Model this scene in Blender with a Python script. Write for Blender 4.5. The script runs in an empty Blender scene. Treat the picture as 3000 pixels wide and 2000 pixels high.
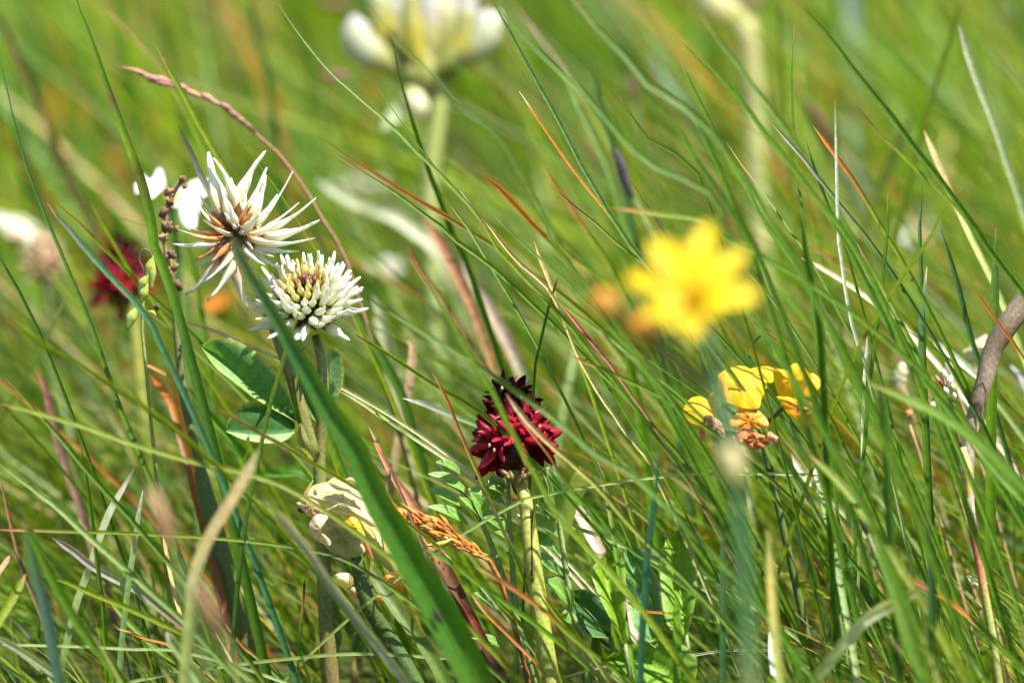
import bpy, math, random
import numpy as np
from mathutils import Vector, Matrix
from math import radians, sin, cos, pi

rng = random.Random(7)
npr = np.random.default_rng(11)
S = bpy.context.scene
COL = S.collection

# ------------------------------------------------------------------ camera
D = 1.10            # metres to the plane of focus
W = 0.20            # width of the frame at that plane
PITCH = radians(15)
ZC = 0.078          # height of the frame's centre at that plane
cp, sp = cos(PITCH), sin(PITCH)
CAM = Vector((0, -D * cp, ZC + D * sp))
FWD = Vector((0, cp, -sp)); RT = Vector((1, 0, 0)); UP = Vector((0, sp, cp))
cd = bpy.data.cameras.new('camera')
cd.sensor_width = 36; cd.lens = 36 * D / W
cd.clip_start = 0.01; cd.clip_end = 2000
cd.dof.use_dof = True; cd.dof.focus_distance = D + 0.002
cd.dof.aperture_fstop = cd.lens / 23; cd.dof.aperture_blades = 7
cam = bpy.data.objects.new('camera', cd); COL.objects.link(cam)
cam.location = CAM; cam.rotation_euler = (pi / 2 - PITCH, 0, 0)
S.camera = cam

# ------------------------------------------------------------------ sky, sun, exposure
SUN_EL, SUN_AZ = radians(67), radians(112)      # azimuth clockwise from +Y (behind the flowers, to the right)
wd = bpy.data.worlds.new('World'); S.world = wd; wd.use_nodes = True
nt = wd.node_tree; nt.nodes.clear()
sky = nt.nodes.new('ShaderNodeTexSky'); sky.sky_type = 'NISHITA'; sky.sun_disc = False
sky.sun_elevation = SUN_EL; sky.sun_rotation = SUN_AZ
bg = nt.nodes.new('ShaderNodeBackground'); bg.inputs[1].default_value = 0.085
wo = nt.nodes.new('ShaderNodeOutputWorld')
nt.links.new(sky.outputs[0], bg.inputs[0]); nt.links.new(bg.outputs[0], wo.inputs[0])
sd = bpy.data.lights.new('sun', 'SUN'); sd.energy = 5.0; sd.angle = radians(0.53); sd.color = (1, .95, .86)
so = bpy.data.objects.new('sun', sd); COL.objects.link(so)
sdir = Vector((sin(SUN_AZ) * cos(SUN_EL), cos(SUN_AZ) * cos(SUN_EL), sin(SUN_EL)))
so.rotation_euler = (-sdir).to_track_quat('-Z', 'Y').to_euler(); so.location = sdir * 5
S.view_settings.view_transform = 'Standard'; S.view_settings.look = 'None'
S.view_settings.exposure = 1.38; S.view_settings.gamma = 1.0; S.view_settings.use_curve_mapping = False
S.render.engine = 'CYCLES'
S.cycles.use_denoising = True
S.cycles.max_bounces = 8; S.cycles.transmission_bounces = 6; S.cycles.diffuse_bounces = 4
S.cycles.sample_clamp_indirect = 6

# ------------------------------------------------------------------ pixels to points
CROP = {'T1': (0, 0, 2.24), 'T2': (900, 0, 2.24), 'T3': (2000, 0, 2.24),
        'M1': (0, 650, 2.24), 'M2': (1000, 650, 2.24), 'M3': (2000, 650, 2.24),
        'B1': (0, 1300, 2.24), 'B2': (1000, 1300, 2.24), 'B3': (2000, 1300, 2.24),
        'H': (350, 400, 2138 / 750), 'L': (550, 950, 2091 / 600), 'V': (800, 1350, 2265 / 650),
        'O': (1250, 1050, 1960 / 500), 'Y': (1650, 600, 1673 / 800), 'N': (1250, 1350, 1689 / 700),
        'R': (750, 700, 1568 / 350), 'K': (950, 0, 2352 / 600), 'F': (1950, 1030, 2240 / 500),
        'E': (2600, 850, 1045 / 400), 'A': (0, 600, 2195 / 700), 'X': (0, 0, 1.0), 'D': (0, 0, 2352 / 3000)}
def at(c, x, y, dd=0.0):
    """a point seen at (x, y) of a crop of the photograph, dd metres behind the plane of focus"""
    ox, oy, s = CROP[c]
    X = ox + x / s; Y = oy + y / s
    if c == 'F': dd -= .016
    d = D + dd; k = W / 3000 * d / D
    return CAM + FWD * d + RT * ((X - 1500) * k) + UP * ((1000 - Y) * k)
def px(c, w, dd=0.0):
    return w / CROP[c][2] * W / 3000 * (D + dd) / D

# ------------------------------------------------------------------ colours (real, unlit)
G1 = (.085, .180, .008); G2 = (.045, .120, .008); GY = (.170, .235, .008); GB = (.050, .125, .040)
GP = (.26, .36, .13); OR = (.46, .150, .028); ST = (.52, .38, .15); TA = (.40, .26, .14)
BR = (.105, .048, .024); WH = (.70, .74, .62); PK = (.42, .17, .12); DK = (.035, .022, .02)
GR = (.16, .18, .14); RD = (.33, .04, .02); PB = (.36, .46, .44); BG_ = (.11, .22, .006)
def mixc(a, b, t):
    t = min(1, max(0, t)); return tuple(a[i] * (1 - t) + b[i] * t for i in range(3))
def jit(c, r=.12):
    k = 1 + rng.uniform(-r, r); h = rng.uniform(-r, r) * .6
    return (min(1, c[0] * k * (1 + h)), min(1, c[1] * k), min(1, c[2] * k * (1 - h)))

# ------------------------------------------------------------------ materials
def plant_mat(name, rough=.42, trans=.35, tint=(1.25, 1.15, .55), spec=.5, stripes=0.0, mottle=.25, mscale=900, bump=.0, sheen=0.0):
    m = bpy.data.materials.new(name); m.use_nodes = True
    n = m.node_tree.nodes; l = m.node_tree.links; n.clear()
    out = n.new('ShaderNodeOutputMaterial')
    at_ = n.new('ShaderNodeAttribute'); at_.attribute_name = 'Col'
    tc = n.new('ShaderNodeTexCoord')
    nz = n.new('ShaderNodeTexNoise'); nz.inputs['Scale'].default_value = mscale; nz.inputs['Detail'].default_value = 4
    l.new(tc.outputs['Object'], nz.inputs['Vector'])
    mr = n.new('ShaderNodeMapRange'); mr.inputs[3].default_value = 1 - mottle; mr.inputs[4].default_value = 1 + mottle
    mr.inputs[1].default_value = .25; mr.inputs[2].default_value = .75
    l.new(nz.outputs[0], mr.inputs[0])
    col = n.new('ShaderNodeVectorMath'); col.operation = 'SCALE'
    l.new(at_.outputs['Color'], col.inputs[0]); l.new(mr.outputs[0], col.inputs['Scale'])
    csock = col.outputs[0]
    height = nz.outputs[0]
    if stripes:
        uv = n.new('ShaderNodeUVMap'); uv.uv_map = 'UVMap'
        sx = n.new('ShaderNodeSeparateXYZ'); l.new(uv.outputs[0], sx.inputs[0])
        mu = n.new('ShaderNodeMath'); mu.operation = 'MULTIPLY'; mu.inputs[1].default_value = 44
        l.new(sx.outputs[0], mu.inputs[0])
        si = n.new('ShaderNodeMath'); si.operation = 'SINE'; l.new(mu.outputs[0], si.inputs[0])
        m2 = n.new('ShaderNodeMapRange'); m2.inputs[1].default_value = -1; m2.inputs[2].default_value = 1
        m2.inputs[3].default_value = 1 - stripes; m2.inputs[4].default_value = 1 + stripes * .6
        l.new(si.outputs[0], m2.inputs[0])
        c2 = n.new('ShaderNodeVectorMath'); c2.operation = 'SCALE'
        l.new(csock, c2.inputs[0]); l.new(m2.outputs[0], c2.inputs['Scale']); csock = c2.outputs[0]
        height = si.outputs[0]
    p = n.new('ShaderNodeBsdfPrincipled'); p.inputs['Roughness'].default_value = rough
    p.inputs['Specular IOR Level'].default_value = spec
    if sheen:
        p.inputs['Sheen Weight'].default_value = sheen; p.inputs['Sheen Roughness'].default_value = .35
    l.new(csock, p.inputs['Base Color'])
    if bump:
        b = n.new('ShaderNodeBump'); b.inputs['Strength'].default_value = bump; b.inputs['Distance'].default_value = .0003
        l.new(height, b.inputs['Height']); l.new(b.outputs[0], p.inputs['Normal'])
    if trans:
        t = n.new('ShaderNodeBsdfTranslucent')
        tm = n.new('ShaderNodeVectorMath'); tm.operation = 'MULTIPLY'; tm.inputs[1].default_value = tint
        l.new(csock, tm.inputs[0]); l.new(tm.outputs[0], t.inputs['Color'])
        mx = n.new('ShaderNodeMixShader'); mx.inputs[0].default_value = trans
        l.new(p.outputs[0], mx.inputs[1]); l.new(t.outputs[0], mx.inputs[2]); l.new(mx.outputs[0], out.inputs[0])
    else:
        l.new(p.outputs[0], out.inputs[0])
    return m
M_BLADE = plant_mat('grass_leaf', rough=.42, trans=.48, tint=(1.5, 1.35, .45), spec=.32, stripes=.08, bump=.15)
M_FINE = plant_mat('grass_fine', rough=.42, trans=.46, tint=(1.5, 1.35, .45), spec=.35)
M_DRY = plant_mat('dry_grass', rough=.7, trans=.2, tint=(1.1, 1, .8), spec=.3, mottle=.35)
M_STEM = plant_mat('stem', rough=.5, trans=.12, mottle=.35, mscale=1500, bump=.3)
M_LEAF = plant_mat('broad_leaf', rough=.55, spec=.3, trans=.36, tint=(1.5, 1.35, .4), mottle=.28, mscale=1800, bump=.3)
M_WOOL = plant_mat('silky_leaf', rough=.35, trans=.25, tint=(1.3, 1.2, .5), spec=.6, mottle=.3, mscale=2500, bump=.4, sheen=.2)
M_WHITE = plant_mat('white_petal', rough=.5, trans=.38, tint=(1, 1, .9), mottle=.06, mscale=1200)
M_YEL = plant_mat('yellow_petal', rough=.55, spec=.25, trans=.42, tint=(1.08, 1.0, .5), mottle=.14, mscale=900)
M_RED = plant_mat('maroon_petal', rough=.34, trans=.32, tint=(1.8, .6, .6), spec=.22, mottle=.3, mscale=1500)
M_SEED = plant_mat('seed_husk', rough=.6, trans=.15, tint=(1.2, 1, .7), mottle=.35, mscale=1800, bump=.4)

# ------------------------------------------------------------------ mesh helpers
ORG = {}
def mesh(name, V, F, C, mat, uv=None, smooth=True):
    me = bpy.data.meshes.new(name)
    me.from_pydata([tuple(v) for v in V], [], F)
    ca = me.color_attributes.new('Col', 'FLOAT_COLOR', 'POINT')
    arr = np.ones((len(V), 4), np.float32); arr[:, :3] = np.asarray(C, np.float32); ca.data.foreach_set('color', arr.ravel())
    if uv is not None:
        ul = me.uv_layers.new(name='UVMap')
        li = np.empty(len(me.loops), np.int32); me.loops.foreach_get('vertex_index', li)
        ul.data.foreach_set('uv', np.asarray(uv, np.float32)[li].ravel())
    if smooth: me.polygons.foreach_set('use_smooth', [True] * len(F))
    me.materials.append(mat); me.update()
    return me
def link(o, parent=None):
    COL.objects.link(o)
    if parent: o.parent = parent
    return o
def tag(o, label, cat, group=None, kind=None):
    if label: o['label'] = label
    if cat: o['category'] = cat
    if group: o['group'] = group
    if kind: o['kind'] = kind
    return o
def thing(name, base, label, cat, group=None):
    o = bpy.data.objects.new(name, None); o.empty_display_size = .005
    o.location = base; link(o); ORG[o.name] = Vector(base)
    return tag(o, label, cat, group)
def org(parent):
    o = parent
    while o.parent: o = o.parent
    return ORG[o.name]
def part(name, geo, mat, parent, label=None):
    """geo (world coordinates) becomes a mesh under parent"""
    V, F, C = geo[:3]; uv = geo[3] if len(geo) > 3 else None
    o0 = org(parent)
    ob = bpy.data.objects.new(name, mesh(name, [Vector(v) - o0 for v in V], F, C, mat, uv))
    link(ob, parent)
    if label: ob['label'] = label
    return ob
def solo(name, geo, mat, base, label, cat, group=None):
    V, F, C = geo[:3]; uv = geo[3] if len(geo) > 3 else None
    base = Vector(base)
    ob = bpy.data.objects.new(name, mesh(name, [Vector(v) - base for v in V], F, C, mat, uv))
    ob.location = base; link(ob)
    return tag(ob, label, cat, group)
def inst(name, me, parent, pos, zdir, xhint, scale=1.0, sx=1.0):
    z = Vector(zdir).normalized(); x = Vector(xhint); x = x - z * x.dot(z)
    if x.length < 1e-6: x = z.orthogonal()
    x.normalize(); y = z.cross(x)
    M = Matrix((x, y, z)).transposed().to_4x4() @ Matrix.Diagonal((scale * sx, scale * sx, scale, 1))
    ob = bpy.data.objects.new(name, me); link(ob, parent)
    M.translation = Vector(pos) - org(parent)
    ob.matrix_local = M
    return ob
def merge(*geos):
    V = []; F = []; C = []
    for g in geos:
        k = len(V); V += list(g[0]); C += list(g[2]); F += [tuple(i + k for i in f) for f in g[1]]
    return V, F, C
def spline(P, n):
    """Catmull-Rom through P, n+1 points spread by length"""
    P = [Vector(p) for p in P]
    if len(P) == 2: return [P[0].lerp(P[1], i / n) for i in range(n + 1)]
    Q = [P[0] * 2 - P[1]] + P + [P[-1] * 2 - P[-2]]
    dense = []
    for i in range(1, len(Q) - 2):
        a, b, c, d = Q[i - 1], Q[i], Q[i + 1], Q[i + 2]
        for k in range(8):
            t = k / 8
            dense.append(.5 * ((2 * b) + (c - a) * t + (2 * a - 5 * b + 4 * c - d) * t * t + (3 * b - a - 3 * c + d) * t ** 3))
    dense.append(P[-1])
    L = [0]
    for i in range(1, len(dense)): L.append(L[-1] + (dense[i] - dense[i - 1]).length)
    out = []; j = 0
    for i in range(n + 1):
        s = L[-1] * i / n
        while j < len(L) - 2 and L[j + 1] < s: j += 1
        seg = max(1e-9, L[j + 1] - L[j]); out.append(dense[j].lerp(dense[j + 1], min(1, max(0, (s - L[j]) / seg))))
    return out
def lerp_list(vals, t):
    if not isinstance(vals, (list, tuple)): return vals
    x = t * (len(vals) - 1); i = min(len(vals) - 2, int(x)); f = x - i
    return vals[i] * (1 - f) + vals[i + 1] * f
def lerp_cols(cols, t):
    x = t * (len(cols) - 1); i = min(len(cols) - 2, int(x)) if len(cols) > 1 else 0
    if len(cols) == 1: return cols[0]
    return mixc(cols[i], cols[i + 1], x - i)
def tube(P, radii, cols, n=14, sides=8, flat=1.0, nrm=None, rough=0.0):
    """closed tapering tube through P; radii and colours are spread along it; flat squashes it along nrm"""
    pts = spline(P, n); V = []; F = []; C = []
    nrm = Vector(nrm) if nrm is not None else -FWD
    for i, p in enumerate(pts):
        t = (pts[min(n, i + 1)] - pts[max(0, i - 1)]).normalized()
        a = t.cross(nrm)
        if a.length < 1e-5: a = t.orthogonal()
        a.normalize(); b = a.cross(t).normalized()
        r = lerp_list(radii, i / n); c = lerp_cols(cols, i / n)
        for k in range(sides):
            an = 2 * pi * k / sides; rr = r * (1 + rough * rng.uniform(-1, 1))
            V.append(p + a * (cos(an) * rr) + b * (sin(an) * rr * flat)); C.append(c)
    for i in range(n):
        for k in range(sides):
            k2 = (k + 1) % sides
            F.append((i * sides + k, i * sides + k2, (i + 1) * sides + k2, (i + 1) * sides + k))
    F.append(tuple(range(sides - 1, -1, -1))); F.append(tuple(n * sides + k for k in range(sides)))
    return V, F, C
def blob(c, rx, ry, rz, col, col2=None, axis=(0, 0, 1), rough=.12, nu=10, nv=8):
    """uneven ovoid, long axis along axis"""
    z = Vector(axis).normalized(); x = z.orthogonal().normalized(); y = z.cross(x)
    c = Vector(c); V = []; F = []; C = []; ph = [rng.uniform(0, 6) for _ in range(6)]
    for j in range(nv + 1):
        th = pi * j / nv
        for i in range(nu):
            a = 2 * pi * i / nu
            k = 1 + rough * (sin(3 * a + ph[0] + 2 * th) * .5 + sin(5 * th + ph[1]) * .3 + sin(2 * a + ph[2]) * .4)
            V.append(c + x * (rx * k * sin(th) * cos(a)) + y * (ry * k * sin(th) * sin(a)) + z * (rz * k * cos(th)))
            C.append(mixc(col, col2 or col, (cos(th) + 1) / 2))
    for j in range(nv):
        for i in range(nu):
            i2 = (i + 1) % nu
            F.append((j * nu + i, j * nu + i2, (j + 1) * nu + i2, (j + 1) * nu + i))
    return V, F, C
SECT = [(-1, .34), (-.5, .08), (0, -.14), (.5, .08), (1, .34)]
def to_ground(P):
    """carry a line of points on to the ground"""
    P = [Vector(p) for p in P]
    d = (P[-1] - P[-2]).normalized(); d = Vector((d.x, d.y, min(d.z, -.15))).normalized()
    down = Vector((.12 * (1 if d.x > 0 else -1), .02, -1)).normalized()
    while P[-1].z > -.004 and len(P) < 80:
        d = (d * .92 + down * .08).normalized(); P.append(P[-1] + d * .010)
    return P
def ribbon(P, w, cols, visible=None, roll=0.0, taper=.28, n=22, fold=1.0, tipw=.06):
    """grass blade, tip first. w: width; cols: list of (place from the tip 0..1, colour) over the traced part"""
    pts = spline(P, n); V = []; F = []; C = []; U = []
    L = [0]
    for i in range(n): L.append(L[-1] + (pts[i + 1] - pts[i]).length)
    vis = visible or L[-1]; ns = len(SECT)
    for i, p in enumerate(pts):
        t = (pts[min(n, i + 1)] - pts[max(0, i - 1)]).normalized()
        nb = (-FWD) + UP * .25
        a = t.cross(nb); a = a.normalized() if a.length > 1e-5 else t.orthogonal().normalized()
        b = a.cross(t).normalized()
        r = roll * (1 - .8 * i / n); a2 = a * cos(r) + b * sin(r); b2 = b * cos(r) - a * sin(r)
        s = min(1.0, L[i] / vis)
        ww = (tipw + (1 - tipw) * min(1, (s / taper)) ** .7) if taper > 0 else 1
        hw = .5 * w * ww
        for j in range(len(cols) - 1):
            if s <= cols[j + 1][0] or j == len(cols) - 2:
                q = (s - cols[j][0]) / max(1e-6, cols[j + 1][0] - cols[j][0]); c = mixc(cols[j][1], cols[j + 1][1], q); break
        for (u, h) in SECT:
            V.append(p + a2 * (u * hw) + b2 * (h * hw * fold)); C.append(c); U.append((u * .5 + .5, L[i] / L[-1]))
    for i in range(n):
        for k in range(ns - 1):
            F.append((i * ns + k, i * ns + k + 1, (i + 1) * ns + k + 1, (i + 1) * ns + k))
    return V, F, C, U
def plen(P): return sum((Vector(P[i + 1]) - Vector(P[i])).length for i in range(len(P) - 1))
def leaf_edges(mid, A, B, colA, colB, edge, cilia=.0, seg=18, fan=4, puff=.0, vein=.12):
    """leaf between two edges and a midrib (world points, base to tip)"""
    m = spline(mid, seg); a = spline(A, seg); b = spline(B, seg); V = []; F = []; C = []; U = []
    nrm = -FWD
    W2 = 2 * fan + 1
    for i in range(seg + 1):
        for j in range(-fan, fan + 1):
            t = abs(j) / fan; e = a[i] if j < 0 else b[i]
            p = m[i].lerp(e, t) + nrm * (puff * sin(pi * t) * sin(pi * i / seg))
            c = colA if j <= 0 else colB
            c = mixc(c, edge, max(0, (t - .8) / .2) * .8)
            k = 1 + vein * sin(i * 2.4 + t * 3) + (.3 if j == 0 else 0)
            V.append(p); C.append(tuple(x * k for x in c)); U.append((t, i / seg))
    for i in range(seg):
        for j in range(W2 - 1):
            F.append((i * W2 + j, i * W2 + j + 1, (i + 1) * W2 + j + 1, (i + 1) * W2 + j))
    if cilia:
        for e in (a, b):
            pts = e
            for i in range(seg):
                for k in range(5):
                    p = pts[i].lerp(pts[i + 1], k / 5); q = pts[i].lerp(pts[i + 1], (k + .55) / 5)
                    out = (p - m[i]); out = out.normalized() if out.length > 1e-6 else Vector((0, 0, 1))
                    fw = (pts[i + 1] - pts[i]).normalized()
                    tip = p.lerp(q, .5) + (out + fw * .6).normalized() * cilia * rng.uniform(.6, 1.2)
                    n0 = len(V); V += [p - out * cilia * .2, q - out * cilia * .2, tip]; C += [edge] * 3; F.append((n0, n0 + 1, n0 + 2)); U += [(0, 0)] * 3
    return V, F, C, U
def leaflet(base, tip, w, nrm, col, edge, fold=.35, droop=.0, peak=.55, cilia=0, seg=14):
    base = Vector(base); tip = Vector(tip); ax = tip - base; L = ax.length; nrm = Vector(nrm).normalized()
    side = ax.cross(nrm).normalized(); nn = side.cross(ax).normalized()
    mid = []; A = []; B = []
    for i in range(seg + 1):
        t = i / seg; p = base + ax * t + nn * (droop * L * (t - t * t) * 4)
        k = math.log(.5) / math.log(peak); s = max(0.0, sin(pi * t ** k)) ** .75 * w / 2
        mid.append(p); A.append(p - side * s + nn * s * fold); B.append(p + side * s + nn * s * fold)
    return leaf_edges(mid, A, B, col, mixc(col, edge, .15), edge, cilia, seg, 3)
def shell(c, outl, dd, cols, bulge=.25, rip=.06, rings=5, tilt=None):
    """curved petal inside a traced outline: cols from its middle to its rim; dd depth, tilt leans it in depth (per metre right, up)"""
    tilt = tilt or ((0, -.55) if c == 'F' else (0, 0))
    if c == 'F' and rip < .1: rip *= .5
    P = [at(c, x, y, dd) for x, y in outl]
    P = spline(P + [P[0]], len(outl) * 4)[:-1]
    cen = sum(P, Vector()) / len(P); R = max((p - cen).length for p in P); n = len(P)
    ph = rng.uniform(0, 6)
    V = [cen - FWD * bulge * R]; C = [cols[0]]; F = []
    for r in range(1, rings + 1):
        t = r / rings
        for i, p in enumerate(P):
            q = cen + (p - cen) * t
            dz = bulge * R * (1 - t * t) + rip * R * t * sin(7 * 2 * pi * i / n + ph) + rip * .6 * R * sin(11 * t + i * .9)
            d = q - cen
            V.append(q - FWD * (dz + tilt[0] * d.dot(RT) + tilt[1] * d.dot(UP))); cv_ = jit(lerp_cols(cols, t), .07)
            if c == 'F': cv_ = mixc(cv_, (.62, .17, .02), .45 * max(0, sin(i * 1.9 + ph)) ** 3 * (1 - t))
            C.append(cv_)
    for i in range(n): F.append((0, 1 + i, 1 + (i + 1) % n))
    for r in range(rings - 1):
        for i in range(n):
            i2 = (i + 1) % n
            F.append((1 + r * n + i, 1 + (r + 1) * n + i, 1 + (r + 1) * n + i2, 1 + r * n + i2))
    return V, F, C
def hairs(P, r, length, col, count, n=14):
    pts = spline(P, n); V = []; F = []; C = []
    for _ in range(count):
        i = rng.randrange(n); p = pts[i].lerp(pts[i + 1], rng.random()); t = (pts[i + 1] - pts[i]).normalized()
        d = Vector((rng.gauss(0, 1), rng.gauss(0, 1), rng.gauss(0, 1))); d = (d - t * d.dot(t)).normalized()
        s = t.cross(d) * .00005; b = p + d * r * .9
        k = len(V); V += [b - s, b + s, b + d * length * rng.uniform(.5, 1.2) - t * length * .5]; C += [col] * 3; F.append((k, k + 1, k + 2))
    return V, F, C

exec_order = []
# ------------------------------------------------------------------ ground
def ground_mat():
    m = bpy.data.materials.new('meadow_soil'); m.use_nodes = True
    n = m.node_tree.nodes; l = m.node_tree.links; p = n['Principled BSDF']; p.inputs['Roughness'].default_value = .95
    p.inputs['Specular IOR Level'].default_value = .1
    tc = n.new('ShaderNodeTexCoord')
    a = n.new('ShaderNodeTexNoise'); a.inputs['Scale'].default_value = 60; a.inputs['Detail'].default_value = 8
    b = n.new('ShaderNodeTexNoise'); b.inputs['Scale'].default_value = 3; b.inputs['Detail'].default_value = 6
    l.new(tc.outputs['Object'], a.inputs['Vector']); l.new(tc.outputs['Object'], b.inputs['Vector'])
    r = n.new('ShaderNodeValToRGB'); e = r.color_ramp.elements
    e[0].position = .35; e[0].color = (.022, .018, .010, 1); e[1].position = .62; e[1].color = (.055, .075, .018, 1)
    e2 = r.color_ramp.elements.new(.75); e2.color = (.13, .11, .05, 1)
    l.new(a.outputs[0], r.inputs[0])
    r2 = n.new('ShaderNodeValToRGB'); e = r2.color_ramp.elements
    e[0].position = .3; e[0].color = (.05, .085, .015, 1); e[1].position = .7; e[1].color = (.10, .12, .03, 1)
    l.new(b.outputs[0], r2.inputs[0])
    mx = n.new('ShaderNodeMix'); mx.data_type = 'RGBA'; mx.inputs[0].default_value = .45
    l.new(r.outputs[0], mx.inputs[6]); l.new(r2.outputs[0], mx.inputs[7]); l.new(mx.outputs[2], p.inputs['Base Color'])
    bp = n.new('ShaderNodeBump'); bp.inputs['Distance'].default_value = .004; l.new(a.outputs[0], bp.inputs['Height']); l.new(bp.outputs[0], p.inputs['Normal'])
    return m
gs = [-600, -200, -60, -20, -8, -3.5] + [x * .25 for x in range(-8, 9)] + [3.5, 8, 20, 60, 200, 600]
gv = []; gf = []; N = len(gs)
for y in gs:
    for x in gs:
        far = math.hypot(x, y); z = -.004 * (1 + sin(x * 5.1) * sin(y * 4.3)) * (1 if far < 5 else 0)
        gv.append((x, y + .5, z))
for j in range(N - 1):
    for i in range(N - 1): gf.append((j * N + i, j * N + i + 1, (j + 1) * N + i + 1, (j + 1) * N + i))
gm = bpy.data.meshes.new('ground'); gm.from_pydata(gv, [], gf); gm.materials.append(ground_mat())
gm.polygons.foreach_set('use_smooth', [True] * len(gf))
go = bpy.data.objects.new('ground', gm); COL.objects.link(go); tag(go, None, None, kind='structure')

# ------------------------------------------------------------------ the uncountable grass
def mass(name, label, cat, mat, X, Y, H, lean, ldir, wid, cols_b, cols_t, tipf, seg=6, curl=.35):
    """a sward: arrays of root, height, lean (sideways per height), direction of lean, width, base and tip colours"""
    n = len(X); ns = 3
    t = np.linspace(0, 1, seg + 1)[None, :]
    prof = (1 - curl) * t + curl * t * t + 0 * t
    dx = np.cos(ldir)[:, None] * lean[:, None] * H[:, None]; dy = np.sin(ldir)[:, None] * lean[:, None] * H[:, None]
    px_ = X[:, None] + dx * prof; py_ = Y[:, None] + dy * prof
    pz_ = -.004 + (H[:, None] + .004) * (t * (1 - .12 * t * np.minimum(lean, 1.5)[:, None]))
    ph = npr.uniform(0, 6.28, n)[:, None]; wob = (.012 * H)[:, None] * np.sin(5 * t + ph)
    px_ = px_ + wob; py_ = py_ + wob * .6
    rot = npr.uniform(0, 2 * np.pi, n)
    sx = np.cos(rot)[:, None]; sy = np.sin(rot)[:, None]
    w = wid[:, None] * np.where(t < .55, 1, np.clip((1 - t) / .45, 0.04, 1) ** .7) * .5
    V = np.empty((n, seg + 1, ns, 3), np.float32)
    for k, u in enumerate((-1, 0, 1)):
        V[:, :, k, 0] = px_ + sx * w * u; V[:, :, k, 1] = py_ + sy * w * u
        V[:, :, k, 2] = pz_ + (0 if u else -1) * 0
    V[:, :, 1, 0] += -sy[:, :] * w * .45; V[:, :, 1, 1] += sx[:, :] * w * .45
    q = np.clip((t - (1 - tipf[:, None])) / np.maximum(tipf[:, None], .01), 0, 1)[:, :, None]
    C = cols_b[:, None, :] * (1 - q) + cols_t[:, None, :] * q
    C = np.repeat(C[:, :, None, :], ns, axis=2)
    V = V.reshape(-1, 3); nv = (seg + 1) * ns
    base = (np.arange(n) * nv)[:, None, None]
    i = np.arange(seg)[:, None]; k = np.arange(ns - 1)[None, :]
    q0 = (i * ns + k).reshape(-1)[None, :, None]
    quad = np.array([0, 1, ns + 1, ns])[None, None, :]
    F = (base + q0 + quad).reshape(-1, 4).astype(np.int32)
    me = bpy.data.meshes.new(name)
    me.vertices.add(len(V)); me.vertices.foreach_set('co', V.ravel())
    me.loops.add(F.size); me.loops.foreach_set('vertex_index', F.ravel())
    me.polygons.add(len(F)); me.polygons.foreach_set('loop_start', np.arange(0, F.size, 4, dtype=np.int32))
    me.polygons.foreach_set('use_smooth', np.ones(len(F), bool))
    me.update(calc_edges=True)
    ca = me.color_attributes.new('Col', 'FLOAT_COLOR', 'POINT')
    arr = np.ones((len(V), 4), np.float32); arr[:, :3] = C.reshape(-1, 3); ca.data.foreach_set('color', arr.ravel())
    me.materials.append(mat)
    o = bpy.data.objects.new(name, me); COL.objects.link(o)
    tag(o, label, cat, kind='stuff')
    return o
GREENS = np.array([G1, G1, G2, GY, GY, BG_, BG_, GB, (.11, .21, .02), (.20, .28, .04)], np.float32)
DRYS = np.array([ST, TA, OR, BR, GP, (.30, .30, .12)], np.float32)
def palette(n, dry=.12, tipdry=.5):
    b = GREENS[npr.integers(0, len(GREENS), n)] * npr.uniform(.75, 1.25, (n, 1)).astype(np.float32)
    d = npr.random(n) < dry
    b[d] = DRYS[npr.integers(0, len(DRYS), d.sum())]
    t = b * 1.05
    k = npr.random(n) < tipdry
    t[k] = DRYS[npr.integers(0, 4, k.sum())] * .9
    f = npr.uniform(.08, .3, n); f[npr.random(n) < .12] = .6
    return b, t, f
def field(n, x0, x1, y0, y1): return npr.uniform(x0, x1, n), npr.uniform(y0, y1, n)

# close sward round the flowers: short, kept below the line of sight to the flowers on the near side
def near_limit(X, Y):
    right = np.clip((X - .00) / .06, 0, 1)
    lim = .022 + .016 * right + .27 * np.maximum(0, -Y)
    lim = np.where((X > -.032) & (X < .074) & (Y > -.16) & (Y < .022), .010 + .21 * np.maximum(0, -Y), lim)   # low mat of broad leaves here
    return np.where(Y < 0.022, lim, .022 + .016 * right + .45 * (Y - .0) + .03 * right * (Y > .02))
n = 15000
X, Y = field(n, -.32, .36, -.42, .22)
H = np.clip(npr.lognormal(math.log(.045), .4, n), .015, .13)
lim = near_limit(X, Y); H = np.minimum(H, lim * npr.uniform(.55, 1.0, n))
b, t, f = palette(n, .10, .5)
mass('meadow_grass', 'dense short meadow grass leaning left between the flowers', 'grass', M_FINE, X, Y, H,
     np.abs(npr.normal(.85, .40, n)), npr.normal(np.pi, .55, n), npr.uniform(.0006, .0013, n), b, t, f, 7)
# long fine blades among it
n = 1100
X, Y = field(n, -.15, .42, .02, .30)
keep = npr.random(n) < np.clip(.25 + (X + .02) / .12, .12, 1); X, Y = X[keep], Y[keep]; n = len(X)
H = np.clip(npr.normal(.085, .03, n), .03, .15) * np.clip(.55 + Y / .12, .5, 1)
b, t, f = palette(n, .08, .75)
mass('meadow_grass', 'long fine meadow grass bent left behind the flowers', 'grass', M_FINE, X, Y, H,
     np.abs(npr.normal(.8, .3, n)), npr.normal(np.pi, .4, n), npr.uniform(.0006, .0011, n), b, t, f, 9)
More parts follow.
